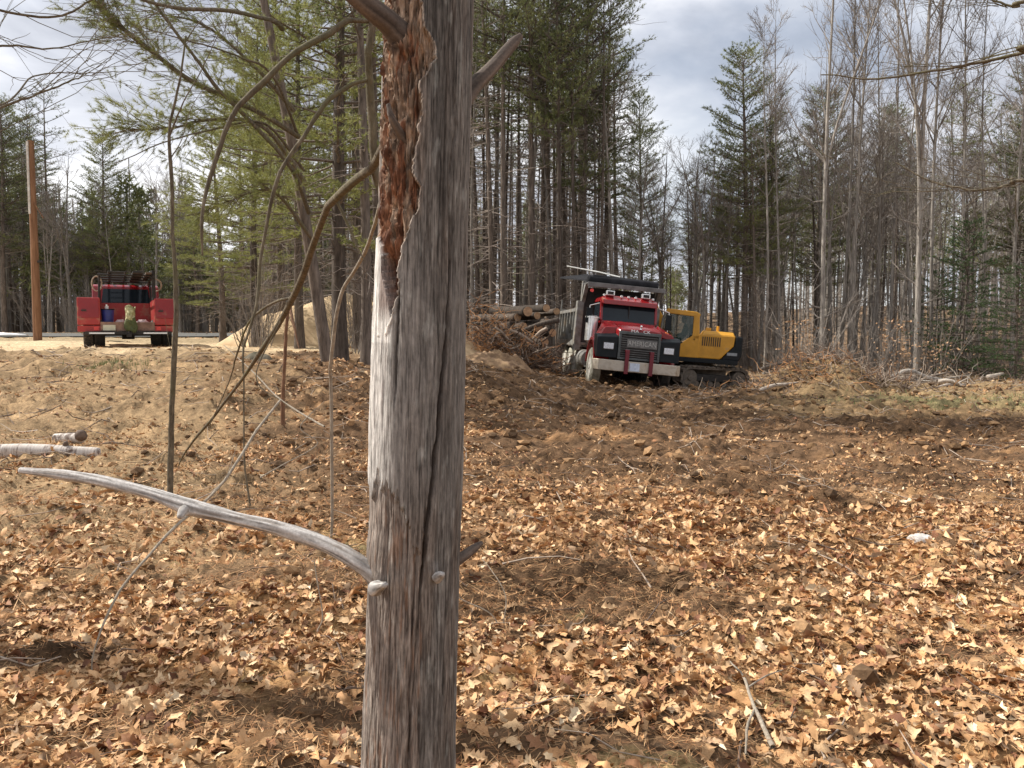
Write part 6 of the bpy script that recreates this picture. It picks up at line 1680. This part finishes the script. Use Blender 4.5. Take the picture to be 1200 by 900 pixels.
# cab
g = G().prism([(2.6, .55), (4.3, .55), (4.3, 1.25), (3.9, 1.78), (3.0, 1.84), (2.72, 1.78), (2.6, 1.22)], -.90, .90, 'x')
g.obj("cab", m_red, pk, 0.05)
G().loft([[(-.66, 2.585, 1.28), (.66, 2.585, 1.28), (.66, 2.60, 1.28), (-.66, 2.60, 1.28)], [(-.60, 2.68, 1.70), (.60, 2.68, 1.70), (.60, 2.70, 1.70), (-.60, 2.70, 1.70)]]).obj("rear_window", m_glass, pk)
G().box(-.92, .92, 4.3, 5.5, .55, 1.22).obj("hood", m_red, pk, 0.06)
for s in (-1, 1):
    o = G().bar([(s * .92, 4.0, 1.2), (s * 1.16, 3.95, 1.22)], .02, 6).obj("mirror_arm", m_dark, pk); G().box(s * 1.16 - .10, s * 1.16 + .10, 3.9, 3.97, 1.15, 1.42).obj("mirror", m_redd if s > 0 else m_dark, o, 0.02)
# wheels
for s in (-1, 1):
    wheel(pk, s * .98, .95, .38, .38, .25, s, m_tyre, m_dark); wheel(pk, s * .71, .95, .38, .38, .25, s, m_tyre, m_dark)
    wheel(pk, s * .86, 4.7, .38, .38, .25, s, m_tyre, m_hub)
G().cyl((-.9, .95, .38), (.9, .95, .38), .06, .06, 12).cyl((-.16, .95, .38), (.16, .95, .38), .15, .15, 14).box(-.5, -.42, .0, 5.2, .44, .56).box(.42, .5, .0, 5.2, .44, .56).obj("chassis", m_dark, pk)
G().box(-.06, .06, -.36, .1, .30, .38).cyl((0, -.32, .38), (0, -.32, .45), .03, .03, 10).obj("tow_hitch", m_dark, pk)
# ladder rack: posts, long rails, cross bars
for x in (-.70, .66):
    for y in (.15, 2.3): G().bar([(x, y, 1.3), (x * .97, y, 1.93)], .028, 6).obj("rack_post", m_dark, pk)
    G().bar([(x * .97, -.1, 1.93), (x * .97, 4.6, 1.93)], .028, 6).obj("rack_rail", m_dark, pk)
for y in (.15, 1.2, 2.3, 3.6): G().bar([(-.72, y, 1.96), (.68, y, 1.96)], .025, 6).obj("rack_crossbar", m_dark, pk)
G().bar([(.64, .1, 1.3), (.64, .1, 2.1)], .05, 8).obj("upright_pipe", m_dark, pk)
# things carried
def on_pk(name, label, cat, g, mat, bev=0.0, sm=False, extra=None):
    t = g.obj(name, mat, None, bev, sm); t.location = pk.location; t.rotation_euler = pk.rotation_euler
    return tag(t, label, cat)
ld = empty("ladder", pk.location, label="dark ladder laid flat on top of the red pickup's rack", cat="ladder"); ld.rotation_euler = pk.rotation_euler
for x in (-.45, -.05): G().bar([(x, -.35, 2.02), (x, 4.2, 2.02)], .03, 6).obj("rail", m_dark, ld)
for i in range(13): G().bar([(-.45, -.2 + i * .34, 2.02), (-.05, -.2 + i * .34, 2.02)], .016, 6).obj("rung", m_dark, ld)
on_pk("plank", "dark plank lying beside the ladder on the pickup's rack", "plank", G().box(.12, .38, -.3, 3.9, 1.99, 2.05), m_dark, 0.01)
on_pk("plank", "narrow brown board lying outermost on the pickup's rack", "plank", G().box(.45, .60, -.1, 3.4, 1.99, 2.04), m_twigd, 0.01)
hose = on_pk("hose", "loops of dusty hose hanging off the rack's near side", "hose", G().bar([(-.74 + .12 * math.cos(i * .5), .2 + .02 * i / 3, 1.72 + .20 * math.sin(i * .5)) for i in range(30)], .018, 6), m_twigp)
on_pk("hose", "rust-coloured hose draped over the rack's far side", "hose", G().bar([(.70 + .16 * math.sin(i * .25), .3 + .03 * i, 1.88 - .16 * (1 - math.cos(i * .25))) for i in range(14)], .02, 6), m_twigp)
bk = G().cyl((-.50, .28, .68), (-.50, .28, 1.02), .14, .165, 20).obj("bucket", m_blue, None, 0, True); bk.location = pk.location; bk.rotation_euler = pk.rotation_euler
tag(bk, "blue bucket standing in the pickup's bed by the near bin", "bucket")
G().cyl((-.50, .28, 1.02), (-.50, .28, 1.05), .172, .172, 20).obj("lid", m_black, bk, 0.004, True)
on_pk("bottle", "small pale bottle standing on the blue bucket's lid", "bottle", G().cyl((-.52, .26, 1.05), (-.52, .26, 1.13), .05, .05, 14).cyl((-.52, .26, 1.13), (-.52, .26, 1.17), .02, .02, 10), m_white, 0, True)
# crumpled hi-vis garment over the tail board
n = 15; vs = []; fs = []
for i in range(n):
    for j in range(n):
        u_, v_ = i / (n - 1), j / (n - 1); w_ = .19 * (1 - .3 * abs(v_ - .5)) * (1 + .25 * math.sin(v_ * 9)) 
        x = .05 + (u_ - .5) * w_ * 1.25 + .03 * math.sin(7 * v_ + u_ * 3); zz_ = 1.12 - v_ * .68
        y = -.06 - .10 * math.sin(math.pi * u_) - (.05 if v_ > .4 else 0) + .045 * float(noise2(np.array([u_ * 4]), np.array([v_ * 7]), 5)[0]) + (.25 * (.4 - v_) if v_ < .4 else 0)
        vs.append((x, y, zz_ + .04 * math.sin(6 * u_)))
for i in range(n - 1):
    for j in range(n - 1): fs.append((i * n + j, i * n + j + 1, (i + 1) * n + j + 1, (i + 1) * n + j))
m_hv = simple("yellow_cloth", (0.52, 0.47, 0.27), (0.20, 0.20, 0.08), 9, 0.9, bs=0.4); m_ol = simple("olive_cloth", (0.10, 0.12, 0.045), (0.06, 0.07, 0.03), 9, 0.9, bs=0.4)
g = G(); g.v = vs; g.f = fs; g.m = [0 if vs[f[0]][2] > .80 + .4 * (vs[f[0]][0] - .05) else 1 for f in fs]
o = on_pk("work_jacket", "pale yellow and olive work jacket slung over the red pickup's tail board", "jacket", g, [m_hv, m_ol], 0, True)
sm_ = o.modifiers.new("thick", 'SOLIDIFY'); sm_.thickness = 0.03; sm_.offset = -1
for x, sc_, lab in ((.34, 1.0, "pinkish crumpled rag lying on the pickup's bed by the far bin"), (-.20, .8, "small white rag on the pickup's tail board next to the blue bucket")):
    g = G(); g.loft([[(x + .17 * sc_ * math.cos(a) * (1 + .2 * math.sin(3 * a)), .18 + .12 * sc_ * math.sin(a), z) for a in [2 * math.pi * i / 14 for i in range(14)]] for z in (.685,)] + [[(x + .09 * sc_ * math.cos(a), .18 + .07 * sc_ * math.sin(a), .76 + .02 * math.sin(4 * a)) for a in [2 * math.pi * i / 14 for i in range(14)]]])
    on_pk("rag", lab, "rag", g, simple("rag_cloth", (0.55, 0.42, 0.42), (0.4, 0.3, 0.3), 15, 0.9), 0.01, True)

# ------------------------------------------------------------------ poles
m_pole = bark("pole_wood", (0.13, 0.065, 0.036), (0.33, 0.185, 0.105), None, 0.06, 20, 0.05)
def pole(lab, px, Y, toprow, r, mat):
    x = gx(px, Y); z = float(gh(x, Y)); zt_ = at(px, toprow, Y)[2]
    t = empty("utility_pole", (x, Y, z), label=lab, cat="pole")
    G().cyl((0, 0, -.4), (0, 0, zt_ - z), r, r * .72, 20).obj("shaft", mat, t, 0.01, True)
    return t, zt_ - z
t, hz = pole("orange-brown wooden utility pole standing left of the red pickup", 45, 30.0, 165, .15, m_pole)
G().box(-.08, -.01, -.165, -.12, hz - 2.6, hz - .05).obj("lit_strip", m_rock, t)  # added pale strip standing for the sunlit left side of the shaft
G().cyl((.14, -.05, hz - 4.3), (.30, -.05, hz - 4.3), .05, .05, 10).obj("insulator", m_dark, t); G().bar([(.10, -.1, hz - 2.2), (.42, -.1, hz - 2.75)], .02, 6).obj("brace", m_pole, t)
pole("thin pale grey pole far beyond the road right of the pickup", 249.5, 62.0, 337, .16, simple("grey_pole", (0.50, 0.46, 0.40), (0.36, 0.33, 0.29), 20, 0.9))

# ------------------------------------------------------------------ sand heap, log pile, brush, fallen trunks
sc_x, sc_y = gx(418, 26.0), 26.0
m_sand = simple("sand", (0.60, 0.44, 0.26), (0.46, 0.32, 0.18), 2.2, 0.95, bs=0.5)
sh = lump("sand_heap", sc_x, sc_y, 4.0, 2.6, 1.5, m_sand, 44, n=60, prof=2.0, rough=0.13)
tag(link("sand_heap", sh, loc=(sc_x, sc_y, 0)), "big tan sand heap behind the pines left of the dead tree", "sand heap")
sh = lump("soil_bank", gx(585, 25), 25, 1.2, .9, 0.42, simple("bank_soil", (0.34, 0.22, 0.12), (0.16, 0.095, 0.055), 5, 0.95, bs=0.7), 47, n=30, prof=1.5, rough=0.3)
tag(link("soil_bank", sh, loc=(gx(585, 25), 25, 0)), "low brown soil bank in front of the orange brush heap", "soil bank")
m_cut = simple("sawn_end", (0.52, 0.33, 0.19), (0.34, 0.20, 0.11), 12, 0.8)
def log(lab, cpx, row, Y, r, L_, az, tilt_=0.0, seed=0, group=None):
    c = at(cpx, row, Y); d = C([math.sin(az) * math.cos(tilt_), math.cos(az) * math.cos(tilt_), math.sin(tilt_)]); e_ = c + d * L_
    t = empty("log", tuple(c), label=lab, cat="log", group=group)
    rough_limb("bark", [c, (c + e_) / 2, e_], [r, r * .96, r * .88], m_logbark, t, 24, 16, seed + 20, 0.07, None, tuple(c))
    g = G(); dd = Vector(d); g.cyl(tuple(-dd * (r * .34)), tuple(-dd * (r * .30)), r * .93, r * .93, 16); g.obj("cut_end", m_cut, t)
LG = [(618, 365, 27.5, .17, "log with big round pinkish cut end on top of the pile"), (640, 361, 27.8, .13, "log with small bright cut end, topmost beside the dump body"), (629, 370, 28, .13, "grey-ended log between the two brightest cut ends"),
      (641, 377, 27.0, .11, "log with lit tan cut end halfway down the pile"), (652, 365, 28.2, .12, "pale-ended log touching the dump body's rear"), (606, 372, 28.0, .14, "dark-ended log at the pile's brushy side"),
      (631, 385, 27.3, .15, "dark log in the middle row of the pile"), (613, 383, 27.6, .15, "dark log below the big pinkish cut end"), (647, 390, 27.2, .14, "dark log low against the truck's rear wheels"),
      (600, 392, 27.8, .13, "dark log low at the brushy side of the pile"), (622, 397, 27.3, .16, "thick dark log in the bottom row"), (638, 401, 27.0, .14, "dark log at the foot of the pile toward the truck")]
for i, (px, row, Y, r, lab) in enumerate(LG): log(lab, px, row, Y, r, 3.6, R(-20 + 8 * math.sin(i * 2.1)), R(2 * math.cos(i)), i)
for i, (a, b, Y0_, Y1_, r, lab) in enumerate([((655, 375), (612, 388), 26.4, 26.6, .09, "long dark log lying crosswise with a lit upper edge"), ((641, 385), (624, 398), 26.2, 26.3, .06, "thin pale pole leaning on the front of the pile"),
        ((598, 387), (628, 404), 26.0, 26.2, .05, "bent whitish branch curling out of the dark stump"), ((580, 384), (596, 398), 26.0, 26.0, .04, "short pale stick poking out of the brush tangle")]):
    pa, pb = at(a[0], a[1], Y0_), at(b[0], b[1], Y1_); t = empty("fallen_log", tuple(pa), label=lab, cat="log")
    rough_limb("wood", [pa, (pa + pb) / 2 + C([0, 0, .05]), pb], [r, r * .9, r * .7], m_twigp if i else m_barkpine, t, 20, 14, 50 + i, 0.1, None, tuple(pa))
# torn stump and root tangle at the front of the pile
def tangle(name, lab, cat, c, w, h, n, mats, seed, ln=(.4, 1.3), rr=(.006, .02), core=None, up=0.35):
    rg = np.random.default_rng(seed); tb = Tubes()
    for i in range(n):
        p = C([c[0] + rg.normal(0, w[0]), c[1] + rg.normal(0, w[1]), 0.0]); z0 = float(gh(p[0], p[1])) if core is None else c[2]
        p[2] = z0 + abs(rg.normal(0, h * .6)) * math.exp(-((p[0] - c[0]) / (w[0] * 1.8)) ** 2)
        d = rg.normal(0, 1, 3); d[2] = d[2] * .5 + up; d /= np.linalg.norm(d); l = rg.uniform(*ln); k = np.linspace(0, 1, 6)[:, None]
        B = p + d * l * k + np.cumsum(rg.normal(0, .05 * l, (6, 3)), 0); r = rg.uniform(*rr)
        tb.add(B - C(c), [r, r * .35], 5, int(rg.integers(0, len(mats))))
    o = link(name, tb.mesh(name, mats, smooth=False), loc=tuple(c))
    return tag(o, lab, cat, kind="stuff")
m_orange = simple("orange_brush", (0.52, 0.27, 0.11), (0.30, 0.14, 0.06), 6, 0.85)
cst = at(603, 398, 27.0)
st = lump("root_mass", 0, 0, 1.25, .8, 1.25, simple("dark_soil_roots", (0.055, 0.035, 0.022), (0.02, 0.013, 0.009), 6, 0.95, bs=0.8), 61, n=24, base=0.0, prof=1.8, rough=0.3)
stp = empty("uprooted_stump", (cst[0], 27.2, float(gh(cst[0], 27.2)) - .1), label="dark uprooted stump mass in the shade beside the log pile", cat="stump")
link("root_mass", st, stp)
tr_ = Tubes(); rg = np.random.default_rng(62)
for i in range(60):
    a = rg.uniform(0, 6.28); d = C([math.cos(a), math.sin(a) - .4, rg.uniform(-.1, .8)]); p = C([0, 0, .5]) + d * .45; k = np.linspace(0, 1, 6)[:, None]
    tr_.add(p + d * rg.uniform(.4, 1.0) * k + np.cumsum(rg.normal(0, .05, (6, 3)), 0), [.03, .008], 6)
link("roots", tr_.mesh("roots", [m_twigd]), stp)
cb_ = at(574, 385, 26.6)
tag(tangle("brush_pile", "orange-brown heap of torn brush right behind the dead tree", "brush", (cb_[0], 26.6, float(gh(cb_[0], 26.6))), (.7, .45), 1.35, 1000, [m_orange, m_orange, m_twigp, m_twigd], 71, (.25, .8), (.006, .016)))
for (px_, Y_, n_, sd_, lab_) in [(618, 26.2, 420, 171, "dark tangle of roots and brush at the foot of the log pile"), (640, 26.6, 260, 172, "brown torn branches heaped against the logs near the truck")]:
    x_ = gx(px_, Y_); tangle("brush_pile", lab_, "brush", (x_, Y_, float(gh(x_, Y_))), (.42, .3), .85, n_, [m_twigd, m_twigd, m_orange, m_twigp], sd_, (.25, .9), (.006, .02))
# heap on the right: roots and sticks
for (c, w, h, n, lab, s_, up) in [((8.1, 22.0), (1.4, .6), .8, 760, "straw-brown tangle of torn roots and twigs covering the soil heap", 72, .3), ((9.7, 21.3), (.45, .3), .35, 200, "dark root bundle at the soil heap's lower end", 73, .3)]:
    z = float(gh(*c)); tangle("root_tangle", lab, "roots", (c[0], c[1], z), w, h * .3, n, [m_twigp, m_orange, m_twigd, m_twigd] if s_ == 72 else [m_twigd, m_twigp], s_, (.2, .75), (.005, .015), None, up)
def stick(name, lab, A, B, r, mat, mid=0.0, cat="branch", group=None, fork=0):
    pa, pb = at(*A), at(*B); t = empty(name, tuple(pa), label=lab, cat=cat, group=group)
    rough_limb("limb", [pa, pa * .66 + pb * .34 + C([0, 0, mid]), pa * .3 + pb * .7 + C([0, 0, mid * .3]), pb], [r, r * .9, r * .8, r * .5], mat, t, 30, 12, int(A[0]) % 17, 0.08, None, tuple(pa))
    for i in range(fork):
        rg = np.random.default_rng(int(A[0]) + i); q = pa + (pb - pa) * rg.uniform(.4, .9); d = (pb - pa) * rg.uniform(.15, .3) + rg.normal(0, .25, 3); d[2] = abs(d[2]) * .6
        tb = Tubes(); tb.add(np.array([q, q + d * .5, q + d]) - pa, [r * .4, r * .15], 6); link("branch", tb.mesh("branch", [mat]), t)
m_bleach = simple("bleached_wood", (0.48, 0.42, 0.35), (0.26, 0.21, 0.17), 8, 0.85, bs=0.2)
stick("stick", "pale stick lying across the front of the soil heap", (891, 457, 21.2), (938, 448, 21.4), .05, m_bleach, .05)
stick("stick", "short upright pale stub on the heap beside the dark roots", (987, 460, 20.8), (998, 449, 21.0), .045, m_bleach)
stick("stick", "second pale stub leaning at the heap's lower end", (1002, 463, 20.7), (1008, 452, 20.9), .04, m_bleach)
stick("stick", "reddish broken stem arching over the heap's crest", (973, 434, 22.0), (994, 441, 21.8), .07, simple("red_brown_wood", (0.25, 0.12, 0.06), (0.14, 0.06, 0.03), 8, 0.9), .15)
stick("fallen_log", "long dark fallen trunk stretching from the heap toward the grass", (985, 436, 25.5), (1105, 445, 24.8), .10, m_barkpine, -.25, "log", None, 5)
stick("fallen_log", "grey fallen trunk arching over the long dark one", (1040, 446, 24.6), (1108, 446, 24.4), .085, m_barkgrey, .28, "log", None, 4)
stick("fallen_branch", "bright bleached branch at the fallen trunks' far end", (1100, 447, 24.0), (1138, 456, 23.6), .06, m_bleach, .10, "branch", None, 5)
stick("fallen_branch", "second bleached branch crossing under the bright one", (1098, 455, 23.8), (1132, 450, 23.9), .05, m_bleach, .05, "branch", None, 5)
stick("fallen_branch", "thin grey branch lying flat toward the picture's far edge", (1130, 457, 23.4), (1198, 463, 22.8), .04, m_barkgrey, .02, "branch", None, 4)
stick("fallen_branch", "short pale log end showing at the woods' edge above the grass", (1158, 442, 25.5), (1176, 438, 25.7), .08, m_bleach, .0, "branch")
stick("fallen_branch", "dark branch lying behind the heap toward the excavator", (892, 433, 24.8), (932, 424, 25.5), .06, m_barkpine, .05, "branch", None, 3)
tangle("brush_pile", "grey twiggy brush scattered under the fallen trunks", "brush", (gx(1075, 25), 25.0, float(gh(gx(1075, 25), 25))), (1.6, .5), .2, 260, [m_twigp, m_twigd, m_bleach], 75, (.3, 1.1), (.005, .014), None, .2)
